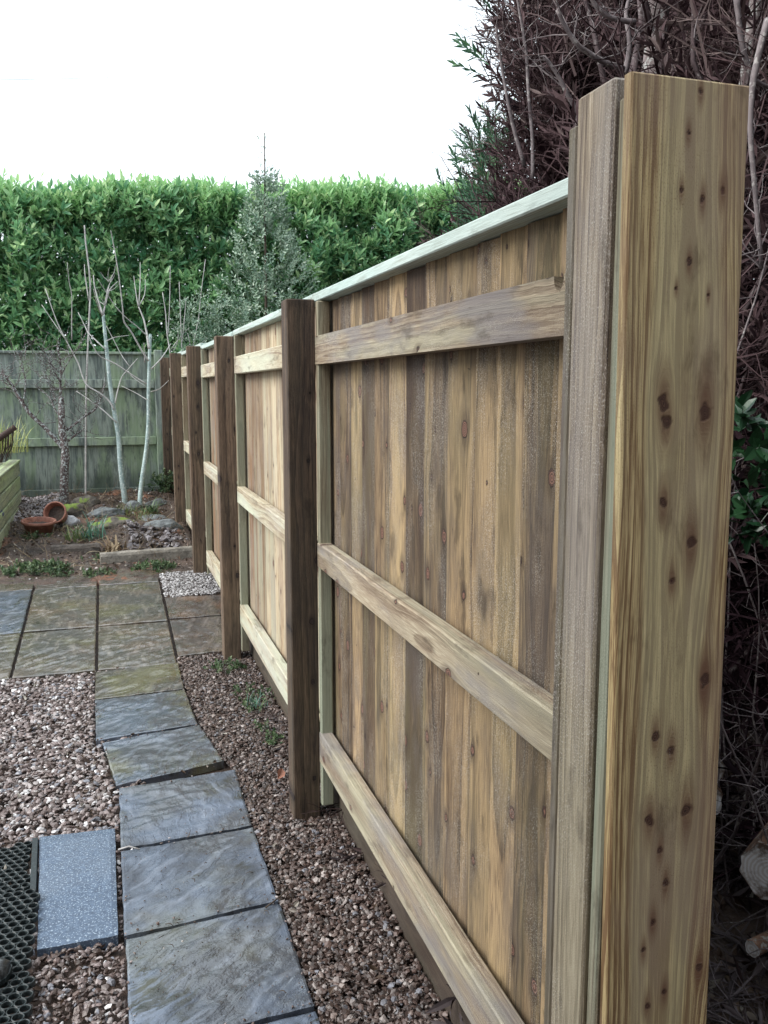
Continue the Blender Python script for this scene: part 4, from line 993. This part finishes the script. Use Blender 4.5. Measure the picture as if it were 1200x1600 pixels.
p = G(400, 1105); blades('grass_tuft', (p.x, p.y, 0), 40, .09, .004, .8, M['daff'], 'fine blue green grass tuft in the gravel beside the fence', 'grass tuft', rad=.03)
# ivy like plant behind the old fence foot
p = P(255, 770, 10.6); n = 70
V, F, r = scatter_sprigs(tw, np.stack([p.x + rng.normal(0, .10, n), 10.55 + rng.normal(0, .05, n), rng.uniform(.36, .62, n)], 1), rng.normal(0, .6, (n, 3)) + [0, -.3, .6], rng.uniform(1.5, 2.6, n), R4(n))
tag(build_np('ivy_plant', V, F, M['weed'], r), 'dark leafy ivy in the corner where the two fences meet', 'plant')
# stones and clods scattered over the bed, fallen leaves on the ground
n = 2600; x = rng.uniform(-1.9, .7, n); y = rng.uniform(7.25, 10.7, n); z = np.array([bed_z(a_, b_) for a_, b_ in zip(x, y)])
V, F, r = stones(x, y, z, rng.uniform(.004, .02, n) * rng.choice([1, 1, 1.6], n), palette(n, DARKP + [(.5, .5, .52)], (5, 5, 3, 1, 4, 1, .7)))
tag(build_np('pebbles', V, F, M['stone'], r), 'pebbles and clods strewn over the flower bed soil', 'pebbles', kind='stuff')
V, F, r = stones(*[np.array(q) for q in zip(*[(u, v, bed_z(u, v) + .03) for u, v in [(rng.uniform(.15, .6), rng.uniform(7.85, 8.8)) for _ in range(220)]])], rng.uniform(.02, .055, 220), palette(220, [(.10, .09, .10), (.16, .15, .165), (.06, .05, .05)], (3, 2, 2)))
tag(build_np('earth_clods', V, F, M['stone'], r), 'heap of broken grey clods inside the kerb by the fence', 'soil clods', kind='stuff')

n = 1500; x = rng.uniform(-1.3, .7, n); y = rng.uniform(7.3, 10.7, n); LV0, LF0 = leaf_tpl(.05, .5, .5, .5)
V, F, r = inst(LV0, LF0, rrot(n, rng.uniform(.35, 1.1, n)), np.stack([x, y, np.array([bed_z(a_, b_) for a_, b_ in zip(x, y)]) + .008], 1), R4(n))
tag(build_np('leaf_litter', V, F, foliage('bed_litter', (.05, .032, .024), (.16, .11, .08), (.36, .33, .28), rough=.6, trans=.05), r), 'dead brown leaves strewn over the flower bed', 'leaf litter', kind='stuff')
tgb = [frond_tpl(160 + k, .20, .0022, 1, .4) for k in range(3)]; n = 260; x = rng.uniform(-1.2, .65, n); y = rng.uniform(7.5, 10.6, n)
V, F, r = scatter_sprigs(tgb, np.stack([x, y, np.array([bed_z(a_, b_) for a_, b_ in zip(x, y)])], 1), rng.normal(0, 1, (n, 3)) * [1, 1, .3] + [0, 0, .25], rng.uniform(.5, 1.2, n), R4(n))
tag(build_np('dead_stems', V, F, M['deadleaf'], r), 'dead plant stems and twigs lying across the flower bed', 'dead stems', kind='stuff')

# blue water butt cut off by the left edge
def plastic(name, c, rough=.35):
    t = NT(name); p = t.pos(); n = t.noise(p, 40., 4); return t.fin(t.mix(t.mr(n, .4, .7, 0, .4), c, tuple(q * .5 for q in c)), t.mr(n, .3, .7, rough, rough + .25), t.bump(n, .1, .001), .5)
p = G(8, 850); bx0 = p.x - .29; e = empty('water_butt', (bx0, p.y, g(p.y)), 'dark blue plastic water butt just cut off by the left edge', 'water butt'); e['local'] = 1
mb = MB(); pr = [(.23, 0), (.25, .02), (.265, .12), (.275, .13), (.275, .16), (.27, .17), (.285, .32), (.295, .33), (.295, .36), (.285, .37), (.265, .50), (.25, .56), (.0, .575)]
n = 40; V = [(a_ * math.cos(6.2832 * k / n), a_ * math.sin(6.2832 * k / n), z_ * .8) for a_, z_ in pr for k in range(n)]
mb.add(V, [(i * n + k, i * n + (k + 1) % n, (i + 1) * n + (k + 1) % n, (i + 1) * n + k) for i in range(len(pr) - 1) for k in range(n)], smooth=True)
mb.build('drum', plastic('blue_plastic', (.02, .05, .13)), e)
mb = MB(); mb.tube([(0, 0, .458), (0, 0, .478)], [.262, .258], 40); mb.build('lid', plastic('dark_plastic', (.015, .03, .07)), e)
# broom head and dry grasses above the raised bed
hp = P(12, 676, 9.6); e = empty('broom', (hp.x - .05, 9.6, hp.z), 'upturned brown brush head with dark bristles leaning over the raised bed', 'broom')
M['brush'] = wood('brush_wood', (.20, .12, .08), (.12, .07, .05), (.05, .03, .025), knots=0, ring=.01)
mb = MB(); a_, b_ = P(-30, 705, 9.6), P(24, 667, 9.6)
mb.tube([a_, a_ * .5 + b_ * .5, b_], [.035, .034, .03], 8); mb.build('head', M['brush'], e)
mb = MB()
for i in range(60):
    q = a_ + (b_ - a_) * random.uniform(0, 1); mb.tube([q, q + Vector((random.uniform(-.02, .0), random.uniform(-.03, .03), -.14)), q + Vector((random.uniform(-.09, -.03), random.uniform(-.03, .03), -.30))], [.004, .003, .0025], 4, cap=False)
mb.build('bristles', M['bark_dark'], e)
mb = MB(); mb.tube([(a_ + b_) / 2, (a_ + b_) / 2 + Vector((-.75, .3, .5))], [.014, .014], 7); mb.build('handle', M['brush'], e)
p = P(6, 690, 9.9); blades('dry_grass', (p.x, 9.9, p.z - .12), 90, .42, .010, .35, foliage('yellow_grass', (.30, .36, .10), (.45, .46, .2), (.16, .24, .07), rough=.5, trans=.3), 'yellow green arching grass in the raised bed behind the brush head', 'grass', rad=.10, bend=.35)

# ---------------------------------------------------------------- rubber mats and shoe
def rubber():
    t = NT('black_rubber'); p = t.pos(); n = t.noise(p, 120., 3); return t.fin(t.mix(t.mr(n, .5, .75), (.012, .018, .02), (.05, .07, .075)), t.mr(n, .3, .7, .28, .6), t.bump(n, .25, .001), .5)
M['rubber'] = rubber()
def ring_mat(poly, pitch, h, label, lift, bar=None):
    """honeycomb mat: a ring wall round every hole, small holes between, raised studs"""
    n = 14; ri, ro = pitch * .40, pitch * .53; V = []; F = []
    for (r_, z_) in ((ro, 0), (ro, h * .85), (ro * .93, h), (ri * 1.06, h), (ri, h * .85), (ri, 0)):
        V += [(r_ * math.cos(6.2832 * k / n), r_ * math.sin(6.2832 * k / n), z_) for k in range(n)]
    F = [(i * n + k, i * n + (k + 1) % n, (i + 1) * n + (k + 1) % n, (i + 1) * n + k) for i in range(5) for k in range(n)]
    xs_, ys_ = [p_[0] for p_ in poly], [p_[1] for p_ in poly]; pts = []; yy = min(ys_); row = 0
    while yy < max(ys_):
        xx = min(xs_) + (pitch / 2 if row % 2 else 0)
        while xx < max(xs_):
            if inside(np.array([xx]), np.array([yy]), poly, -pitch * .45)[0]: pts.append((xx, yy, g(yy) + lift + .002 * noise.noise((xx * 6, yy * 6, 0))))
            xx += pitch
        yy += pitch * .866; row += 1
    pts = np.array(pts); N = len(pts); sc = np.ones(N)
    Mx = np.tile(np.eye(3), (N, 1, 1)); Mx[:, 0, 2] = rng.normal(0, .08, N)
    V, F, r = inst(np.array(V), np.array(F), Mx, pts, np.ones((N, 4)))
    e = empty('rubber_mat', (sum(xs_) / 4, sum(ys_) / 4, 0), label, 'rubber mat', 'honeycomb rubber mats')
    build_np('honeycomb', V, F, M['rubber'], r, smooth=True, parent=e)
    if bar:
        mb = MB(); (x0, y0), (x1, y1) = bar; w = .012; z0, z1 = g(y0) + lift - .004, g(y0) + lift + h * 1.05
        V = [(x0 - w, y0, z0), (x0 + w, y0, z0), (x1 + w, y1, z0), (x1 - w, y1, z0), (x0 - w + .002, y0, z1), (x0 + w - .004, y0, z1), (x1 + w - .004, y1, z1), (x1 - w + .002, y1, z1)]
        mb.add(V, [(0, 3, 2, 1), (4, 5, 6, 7), (0, 1, 5, 4), (1, 2, 6, 5), (2, 3, 7, 6), (3, 0, 4, 7)]); mb.build('edge_strip', M['rubber'], e)
ring_mat([(-.80, 2.83), (-.305, 2.83), (-.322, 3.21), (-.82, 3.19)], .030, .014, 'rear honeycomb mat of black rubber with a solid side strip, next to the gravel', .004, ((-.296, 2.84), (-.316, 3.222)))
ring_mat([(-.80, 1.75), (-.250, 1.75), (-.262, 2.86), (-.80, 2.875)], .033, .016, 'front honeycomb mat of black rubber, overlapping the rear one, under the shoe', .016)
# shoe: only its toe reaches into the photo
def shoe_mat():
    t = NT('shoe_leather'); p = t.pos(); n = t.noise(p, 60., 4); return t.fin(t.mix(t.mr(n, .45, .7), (.02, .023, .026), (.09, .10, .105)), t.mr(n, .3, .7, .25, .55), t.bump(n, .3, .001), .5)
sp = G(26, 1545); e = empty('shoe', (sp.x - .15, sp.y - .03, .034), 'black leather shoe toe on the front rubber mat at the left edge', 'shoe')
def shoe():
    L = .29; secs = []
    for i in range(17):
        u = i / 16; w = .045 * (1 - abs(u - .64) ** 2 * .9) * min(1, (max(0., 1.0 - u) / .13) ** .5 + .0) * min(1, (u / .08 + .35) ** .5)
        hgt = (.10 if u < .3 else .10 - .055 * min(1, (u - .3) / .35)) * (1 if u < .93 else 1 - (u - .93) * 5.5)
        secs.append((u * L, max(w, .004), hgt))
    V = []; n = 14
    for x_, w_, h_ in secs:
        for k in range(n):
            t_ = math.pi * k / (n - 1); V.append((x_ - .15, math.cos(t_) * w_, .014 + (max(0., math.sin(t_)) ** .75) * (h_ - .014)))
    F = [(i * n + k, i * n + k + 1, (i + 1) * n + k + 1, (i + 1) * n + k) for i in range(16) for k in range(n - 1)]
    S = []
    for z_ in (0, .014):
        for x_, w_, h_ in secs: S += [(x_ * 1.02 - .152, w_ * 1.08, z_), (x_ * 1.02 - .152, -w_ * 1.08, z_)]
    SF = [(2 * i, 2 * i + 2, 34 + 2 * i + 2, 34 + 2 * i) for i in range(16)] + [(2 * i + 1, 34 + 2 * i + 1, 34 + 2 * i + 3, 2 * i + 3) for i in range(16)] + [(34 + 2 * i, 34 + 2 * i + 2, 34 + 2 * i + 3, 34 + 2 * i + 1) for i in range(16)]
    ca, sa = math.cos(.5), math.sin(.5)
    tr = lambda A_: [(sp.x - .15 + .01 + (x_ * ca - y_ * sa), sp.y - .03 + (x_ * sa + y_ * ca), z_ + .034) for x_, y_, z_ in A_]
    mb = MB(); mb.add(tr(V), F, smooth=True); mb.build('upper', shoe_mat(), e)
    mb = MB(); mb.add(tr(S), SF, smooth=False); mb.build('sole', M['rubber'], e)
shoe()

# ---------------------------------------------------------------- conifers behind the new fence
DEAD = [frond_tpl(60 + k, .34, .0056, 2, .5) for k in range(2)] + [sprig_tpl(16, .26, .075, .20, .75, 200 + k, .2) for k in range(4)]
LIVE = [sprig_tpl(18, .22, .065, .22, .65, 210 + k, .1) for k in range(4)]
M['dead'] = foliage('dead_conifer_spray', (.042, .024, .028), (.105, .066, .070), (.17, .13, .125), rough=.8, trans=.12, spec=.2)
M['deadtwig'] = foliage('grey_twig', (.05, .04, .042), (.13, .11, .115), (.04, .025, .025), rough=.8, trans=0, spec=.2)
M['live'] = foliage('live_conifer_spray', (.04, .11, .065), (.08, .19, .11), (.13, .26, .12), rough=.6, trans=.2)
M['twig_mauve'] = bark('mauve_grey_twig_bark', (.09, .075, .08), (.22, .19, .195), 30., (.33, .31, .3), .2, .4)
M['limb'] = bark('dead_limb_bark', (.05, .035, .038), (.12, .09, .095), 20., (.2, .18, .18), .2, .5)
M['trunk'] = bark('conifer_bark', (.11, .085, .085), (.24, .20, .20), 16., (.36, .36, .35), .4, .8)
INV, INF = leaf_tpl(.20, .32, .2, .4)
M['inner'] = foliage('inner_shade_foliage', (.014, .009, .012), (.040, .022, .028), None, rough=.9, trans=0, spec=.1)  # near-black leaf colour paints the shade inside the crowns
def conifer(loc, H, rad, label, nd, nl=0, trunks=1, tr=.07, z0=.2, lean=(0, 0), live_side=None, nb=26, group=None, bare=0., sc=1., name='conifer'):
    e = empty(name, loc, label, 'tree', group)
    lx, ly, lz = loc; s_ = random.random() * 9
    mb = MB()
    for k in range(trunks):
        ox, oy = (random.uniform(-.15, .15), random.uniform(-.15, .15)) if k else (0, 0)
        pts = [(lx + ox + lean[0] * i / 9 + .03 * math.sin(i * 1.3 + k), ly + oy + lean[1] * i / 9 + .03 * math.cos(i * 1.7 + k), lz - .05 + H * .96 * i / 9) for i in range(10)]
        mb.tube(pts, [tr * (1 - .09 * i) * (1 if k == 0 else .6) for i in range(10)], 10, wob=.06)
    mb.build('trunk', M['trunk'], e)
    # ascending limbs
    mb = MB(); tips = []
    for k in range(nb):
        t_ = (k + .5) / nb; zb = lz + H * (.08 + .75 * t_); a_ = k * 2.4 + s_; rr = rad * (1 - t_ ** 2.2 * .75) * random.uniform(.7, 1.)
        bx_, by_ = lx + lean[0] * t_, ly + lean[1] * t_; up = H * random.uniform(.10, .22)
        pts = [(bx_, by_, zb)]
        for j in range(1, 6): f_ = j / 5; pts.append((max(.98, bx_ + math.cos(a_) * rr * f_ + random.uniform(-.04, .04)), by_ + math.sin(a_) * rr * f_ + random.uniform(-.04, .04), zb + up * f_ ** 1.4))
        mb.tube(pts, [.018 * (1 - .17 * j) * (tr / .07) ** .5 for j in range(6)], 5, cap=False); tips.append(pts)
    mb.build('limbs', M['limb'], e)
    def cloud(n, tp_, mat, nm, inner, test=None, sc_=1.):
        T = np.array(tips); k = rng.integers(0, len(T), n); f = rng.uniform(inner, 1, n) ** .7 * (4.999 if inner > 0 else 2.7); i0 = f.astype(int); fr = (f - i0)[:, None]
        p_ = T[k, i0] * (1 - fr) + T[k, np.minimum(i0 + 1, 5)] * fr + rng.normal(0, .10 * rad, (n, 3))
        out_ = p_ - np.array([lx, ly, 0]); out_[:, 2] = 0; out_ /= np.linalg.norm(out_, axis=1, keepdims=True) + 1e-6
        d = out_ * .6 + np.array([0, 0, .8]) + rng.normal(0, .35, (n, 3)); kk = p_[:, 2] > z0
        kk &= p_[:, 0] > 1.05
        if test is not None: kk &= test(p_)
        p_, d = p_[kk], d[kk]; n = len(p_)
        if not n: return
        V, F, r = scatter_sprigs(tp_, p_, d, rng.uniform(.7, 1.35, n) * sc_ * sc, R4(n)); build_np(nm, V, F, mat, r, parent=e)
    if nd: cloud(nd, DEAD, M['dead'], 'dead_foliage', .15, (lambda p_: ~live_side(p_) | (p_[:, 2] < 2.6)) if live_side and nd > 500 else None)
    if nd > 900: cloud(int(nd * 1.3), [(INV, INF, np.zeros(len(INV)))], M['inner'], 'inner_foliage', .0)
    if nl: cloud(nl, LIVE, M['live'], 'foliage', .45, live_side)
    return e
conifer((3.32, 5.0, .1), 6.2, 1.22, 'big half dead conifer with purple brown sprays rising above the new fence', 7600, 5200, 2, .07, 1.2, live_side=lambda p_: (p_[:, 0] / p_[:, 1] < .465), nb=90)
conifer((4.6, 6.6, .1), 6.8, 1.3, 'dead conifer farther back, behind the big half dead one', 1300, 0, 1, .08, 1.2, nb=34)
conifer((3.3, 3.4, .0), 6.0, 1.1, 'dark brown twiggy conifer behind the nearest fence posts', 1500, 0, 1, .06, .4, nb=40)
conifer((2.08, 3.1, .0), 5.6, .55, 'dead conifer with a thick bare grey trunk just behind the nearest post', 230, 0, 1, .082, 1.0, nb=26)
conifer((1.98, 2.55, .0), 5.0, .45, 'slimmer leaning bare conifer trunk right of the thick one', 170, 0, 1, .045, .6, lean=(.15, 0), nb=22)
conifer((2.75, 2.1, .0), 5.6, 1.0, 'dark dead conifer at the right edge of the photo', 1500, 0, 2, .05, .1, nb=44)
conifer((4.6, 3.4, .0), 6.4, 1.5, 'dark conifer deep behind the right edge', 1500, 0, 1, .07, .1, nb=40)
conifer((3.9, 1.3, .0), 5.8, 1.3, 'dark twiggy conifer at the far lower right behind the end board', 1500, 0, 1, .07, .1, nb=40)
conifer((2.7, .5, .0), 5.2, 1.0, 'unseen conifer right of the photographer, added to shade the undergrowth', 1300, 0, 1, .07, .1, nb=36)  # out of view, added to keep light off the ground behind the fence
n = 5200; x = rng.uniform(1.7, 6.5, n); y = rng.uniform(.6, 6, n); k = x > 1.6 + .35 * rng.uniform(0, 1, n); x, y = x[k], y[k]; n = len(x)
zz = rng.uniform(0, 1, n) ** 1.3 * 1.7
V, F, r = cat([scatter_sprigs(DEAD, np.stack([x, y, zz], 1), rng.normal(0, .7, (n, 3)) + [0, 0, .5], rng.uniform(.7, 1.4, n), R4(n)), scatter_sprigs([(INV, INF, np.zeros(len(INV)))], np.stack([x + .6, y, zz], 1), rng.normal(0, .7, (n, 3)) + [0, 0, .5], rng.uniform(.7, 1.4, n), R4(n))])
tag(build_np('undergrowth', V, F, M['inner'], r), 'dead undergrowth below the conifers, coloured near black for shade', 'undergrowth', kind='stuff')  # filler growth, its near-black colour stands in for deep shade
# young green cypresses past the big conifer
c1 = P(735, 260, 7.4)
conifer((c1.x + .1, 7.4, .2), P(716, 180, 7.4).z - .2, .34, 'young green cypress with a thin loose tip, left of the dead conifer', 0, 520, 1, .022, 1.4, nb=34, live_side=lambda p_: p_[:, 2] > 1.2, group='young cypresses', sc=.7)
c1 = P(760, 300, 6.6)
conifer((c1.x + .05, 6.6, .2), P(748, 185, 6.6).z - .2, .36, 'young green cypress touching the dead conifer', 80, 520, 1, .022, 1.4, nb=34, live_side=lambda p_: p_[:, 2] > 1.2, group='young cypresses', sc=.75)
# long bare branches crossing in front of the dead foliage, seen over the capping
bt = empty('bare_shrub', (1.6, 3.4, .0), 'tangle of bare pale branches leaning out above the fence beside the nearest post', 'shrub')
mb = MB()
def free(px, Y, r0, r1, dY=0.): return limb(mb, px, Y, r0, r1, dY, 5)
ps = [free([(905, 178), (888, 150), (870, 115), (850, 88)], 2.9, .009, .004), free([(975, 108), (940, 95), (905, 72), (885, 45), (870, 15)], 2.6, .010, .004), free([(992, 35), (955, 28), (930, 8), (918, -20)], 2.6, .012, .006),
      free([(832, 280), (832, 220), (826, 150), (822, 80), (812, 20), (806, -20)], 3.8, .013, .007), free([(820, 260), (800, 190), (785, 110), (775, 40)], 3.8, .009, .005), free([(1200, 30), (1178, 120), (1172, 200), (1180, 300), (1190, 420)], 2.0, .008, .005),
      free([(1150, -10), (1158, 60), (1168, 100), (1180, 125), (1210, 140)], 2.2, .010, .007), free([(975, 120), (984, 70), (978, 20), (990, -20)], 2.7, .010, .006)]
mb = MB()
for i, p_ in enumerate(ps):
    mb = MB(); L_ = len(p_); mb.tube(p_, [.010 - .005 * j / L_ for j in range(L_)], 6, wob=.08); twigs(mb, p_, 7, .25, .0028, .4, 30 + i, 1, .8); mb.build('branch', M['twig_mauve'], bt)
mb = MB(); mb.tube([(1.6, 3.4, -.05), (1.62, 3.3, .8), (1.66, 3.1, 1.7), P(905, 178, 2.9)], [.035, .028, .02, .01], 8); mb.build('stem', M['trunk'], bt)
# tangle of thin stems down the right margin
tg = empty('dead_thicket', (1.55, 1.75, .0), 'tangle of thin bare stems filling the gap right of the end board', 'thicket')
mb = MB(); rr = random.Random(5)
for k in range(46):
    x0 = rr.uniform(1.3, 2.4); y0 = rr.uniform(1.3, 2.4); q = [Vector((x0, y0, -.05))]; d = Vector((rr.gauss(.1, .15), rr.gauss(0, .2), 1)).normalized(); L = rr.uniform(.5, 2.6)
    for j in range(9): d = (d + Vector((rr.gauss(0, .14) + (.25 if q[-1].x < 1.2 else 0), rr.gauss(0, .14), .08))).normalized(); q.append(q[-1] + d * L / 9)
    r_ = rr.uniform(.002, .008); mb.tube(q, [r_ * (1 - .08 * j) for j in range(10)], 5, cap=False)
    twigs(mb, q, 5, .35, .002, .3, k, 1, .9)
mb.build('stems', M['twig_mauve'], tg)
# ivy leaves beside the end board
M['ivy'] = foliage('ivy_leaf', (.012, .05, .022), (.03, .09, .035), None, rough=.35, trans=.1)
for (px, py, Y, n, lab) in ((1180, 690, 1.75, 18, 'dark green leafy sprig beside the end board, upper one'), (1180, 790, 1.9, 14, 'dark green leafy sprig beside the end board, lower one')):
    p = P(px, py, Y); e_ = sprig_tpl(7, .08, .06, .6, 1.0, 77, .1)
    V, F, r = scatter_sprigs([e_], np.array(p)[None] + rng.normal(0, .045, (n, 3)), rng.normal(0, .7, (n, 3)) + [0, -.4, .3], rng.uniform(.5, 1., n), R4(n))
    mb = MB(); tag(build_np('ivy_sprig', V, F, M['ivy'], r), lab, 'plant', 'ivy sprigs')
# cut logs and litter at lower right
def endgrain():
    t = NT('sawn_log_end'); gr_ = t.attr('grain'); a_, b_, c_ = t.sep(gr_); rd = t.V('LENGTH', t.comb(a_, b_, 0.)); n = t.noise(t.pos(), 40., 4)
    s_ = t.M('SINE', t.M('ADD', t.M('MULTIPLY', rd, 620.), t.M('MULTIPLY', n, 9.)))
    return t.fin(t.mix(t.mr(t.noise(t.pos(), 14., 5, .65), .42, .6), t.mix(t.mr(s_, -1., 1., 0, .5), (.70, .72, .74), (.40, .33, .27)), (.12, .085, .065)), .7, t.bump(n, .3, .002), .3)
M['logend'] = endgrain(); M['logbark'] = bark('reddish_log_bark', (.07, .04, .03), (.20, .11, .07), 22., (.25, .24, .22), .3, .9)
def log(a_, b_, r_, label):
    a_, b_ = Vector(a_), Vector(b_); e = empty('cut_log', tuple((a_ + b_) / 2), label, 'log', 'sawn logs behind the fence'); mb = MB()
    mb.tube([a_, a_ * .6 + b_ * .4, b_], [r_, r_ * .97, r_ * 1.03], 22, wob=.09, cap=False); ring0 = [Vector(v) for v in mb.v[:22]]; ring1 = [Vector(v) for v in mb.v[-22:]]; mb.build('bark', M['logbark'], e)
    mb = MB()
    for ring, c_ in ((ring0, a_), (ring1, b_)):
        V = [c_] + [c_ + (v - c_) * .985 for v in ring]; gg = [(0, 0, 0)] + [((v - c_).length * math.cos(k * .2856), (v - c_).length * math.sin(k * .2856), 0) for k, v in enumerate(ring)]
        mb = MB(); mb.add(V, [(0, 1 + k, 1 + (k + 1) % 22) for k in range(22)], gg); mb.build('sawn_end', M['logend'], e)
p = P(1182, 1370, 1.75); log((p.x + .02, p.y - .02, p.z + .02), (p.x + .55, p.y + .35, p.z - .02), .075, 'thick sawn log with pale cut end at the lower right edge')
p = P(1108, 1190, 2.2); log((p.x - .02, p.y - .03, p.z - .01), (p.x + .15, p.y + .5, p.z - .04), .05, 'smaller sawn log with a white cut end beside the end board')
p = P(1100, 1245, 2.15); log((p.x - .02, p.y - .02, p.z), (p.x + .3, p.y + .5, p.z - .03), .06, 'orange brown sawn log under the small white log end')
p = P(1165, 1485, 1.7); log((p.x + .02, p.y, p.z), (p.x + .5, p.y + .1, p.z), .022, 'thin cut branch below the thick sawn log')
n = 5200; x = rng.uniform(.9, 3.6, n); y = rng.uniform(.9, 4.2, n); LV, LF = leaf_tpl(.045, .6, .5, .5)
V, F, r = inst(LV, LF, rrot(n, rng.uniform(.4, 1.3, n)), np.stack([x, y, np.array([soil_z(a_, b_) for a_, b_ in zip(x, y)]) + rng.uniform(0, .05, n)], 1), R4(n))
M['litter'] = foliage('leaf_litter', (.035, .02, .014), (.085, .055, .035), (.34, .32, .28), rough=.6, trans=.05)
tag(build_np('leaf_litter', V, F, M['litter'], r), 'dark leaf litter on the ground behind the fence', 'leaf litter', kind='stuff')
n = 900; d = rng.normal(0, 1, (n, 3)) * [1, 1, .15]
V, F, r = scatter_sprigs(DEAD, np.stack([rng.uniform(.95, 3.4, n), rng.uniform(1., 4.2, n), rng.uniform(.0, .10, n)], 1), d, rng.uniform(.5, 1.2, n), R4(n))
tag(build_np('twig_litter', V, F, M['deadtwig'], r), 'fallen grey twigs lying among the leaf litter', 'twigs', kind='stuff')

# ---------------------------------------------------------------- small debris on the path
def debris():
    n = 520; x = rng.uniform(-.02, .46, n); y = rng.uniform(1.6, 4.0, n) ; k = rng.uniform(0, 1, n) < np.interp(y, [1.6, 2.8, 3.3], [1, 1, .25]); x, y = x[k], y[k]; n = len(x)
    V, F, r = stones(x, y, np.array([g(b_) for b_ in y]) + .012, rng.uniform(.0008, .0045, n), palette(n, [(.03, .018, .014), (.07, .04, .03), (.3, .28, .26)], (5, 3, .6)))
    return V, F, r
V, F, r = debris(); tag(build_np('path_grit', V, F, M['stone'], r), 'bits of dark bark and grit scattered on the path slabs', 'grit', kind='stuff')
mb = MB()
for i in range(26):
    px = random.uniform(-.02, .46); py = random.uniform(1.8, 3.1); a_ = random.uniform(0, 3.1); l = random.uniform(.008, .028)
    mb.tube([(px, py, .016), (px + l * .5 * math.cos(a_), py + l * .5 * math.sin(a_), .019), (px + l * math.cos(a_ + .3), py + l * math.sin(a_ + .3), .016)], [.0012, .0015, .0008], 4)
o = mb.build('twig_bits', M['bark_dark']); tag(o, 'tiny dark twig fragments scattered on the path slabs', 'twigs', kind='stuff')
a_ = G(185, 1336); b_ = G(219, 1334)
mb = MB(); mb.tube([(a_.x, a_.y, .018), ((a_.x + b_.x) / 2, a_.y, .024), (b_.x, b_.y, .016)], [.003, .0035, .0028], 6); tag(mb.build('stick', M['whip']), 'short pale stick lying between the granular slab and the path', 'stick')
a_, b_ = G(415, 1425), G(452, 1402)
mb = MB(); mb.tube([(a_.x, a_.y, .014), ((a_.x + b_.x) / 2, (a_.y + b_.y) / 2, .02), (b_.x, b_.y, .03)], [.0025, .0025, .0015], 5); tag(mb.build('stick', M['bark_dark']), 'thin dark curved twig on the right end of a path slab joint', 'stick')
p = G(434, 1222); V, F = leaf_tpl(.075, .5, .7, .3)
V2, F2, r2 = inst(V, F, frames(np.array([[.5, .7, .35]]), np.array([.7]), np.ones(1)), np.array([[p.x, p.y, .012]]), np.array([[.2, .1, 0, 1.]]))
tag(build_np('fallen_leaf', V2, F2, foliage('russet_leaf', (.36, .16, .11), (.4, .2, .14), None, .6, .1), r2), 'single curled russet leaf on the gravel left of the second post', 'leaf')

n = 260; k = rng.integers(0, 7, n); x = []; y = []
for i in range(n):
    sl = SLABS[k[i]]; e_ = rng.integers(0, 4); a_, b_ = sl[e_], sl[(e_ + 1) % 4]; u_ = rng.uniform(); cx_, cy_ = sum(p_[0] for p_ in sl) / 4, sum(p_[1] for p_ in sl) / 4; f_ = abs(rng.normal(0, .05))
    px_, py_ = a_[0] + (b_[0] - a_[0]) * u_, a_[1] + (b_[1] - a_[1]) * u_; x.append(px_ + (cx_ - px_) * f_); y.append(py_ + (cy_ - py_) * f_)
V, F, r = stones(np.array(x), np.array(y), np.array([g(b_) for b_ in y]) + .010, rng.uniform(.002, .008, n), palette(n, PINK[:3] + DARKP[:3], (1, 1, 1, 3, 3, 2)))
tag(build_np('stray_grit', V, F, M['stone'], r), 'small stones and soil crumbs spilled along the path slab edges', 'grit', kind='stuff')
n = 900; x = rng.uniform(-.9, .8, n); y = rng.uniform(1.3, 5.2, n); ok = np.ones(n, bool)
for sl in SLABS: ok &= ~inside(x, y, sl, 0.)
x, y = x[ok], y[ok]; n = len(x); LV1, LF1 = leaf_tpl(.022, .5, .5, .5)
V, F, r = inst(LV1, LF1, rrot(n, rng.uniform(.3, 1.4, n)), np.stack([x, y, np.full(n, .008)], 1), R4(n))
tag(build_np('leaf_bits', V, F, M['litter'], r), 'dark shreds of bark and leaf mixed through the gravel', 'leaf litter', kind='stuff')

# ---------------------------------------------------------------- overhead wire
mb = MB(); A0, A1 = P(-300, 128, 22), P(342, 112, 60); q = [A0 + (A1 - A0) * (i / 40) - Vector((0, 0, .12 * math.sin(math.pi * i / 40))) for i in range(41)]
A2 = A1 + (A1 - A0).normalized() * 60; q += [A1 + (A2 - A1) * (i / 20) for i in range(1, 21)]
mb.tube(q, [.0105] * len(q), 5); tag(mb.build('overhead_wire', plastic('wire', (.25, .25, .26))), 'thin overhead wire crossing the white sky at the upper left', 'wire')
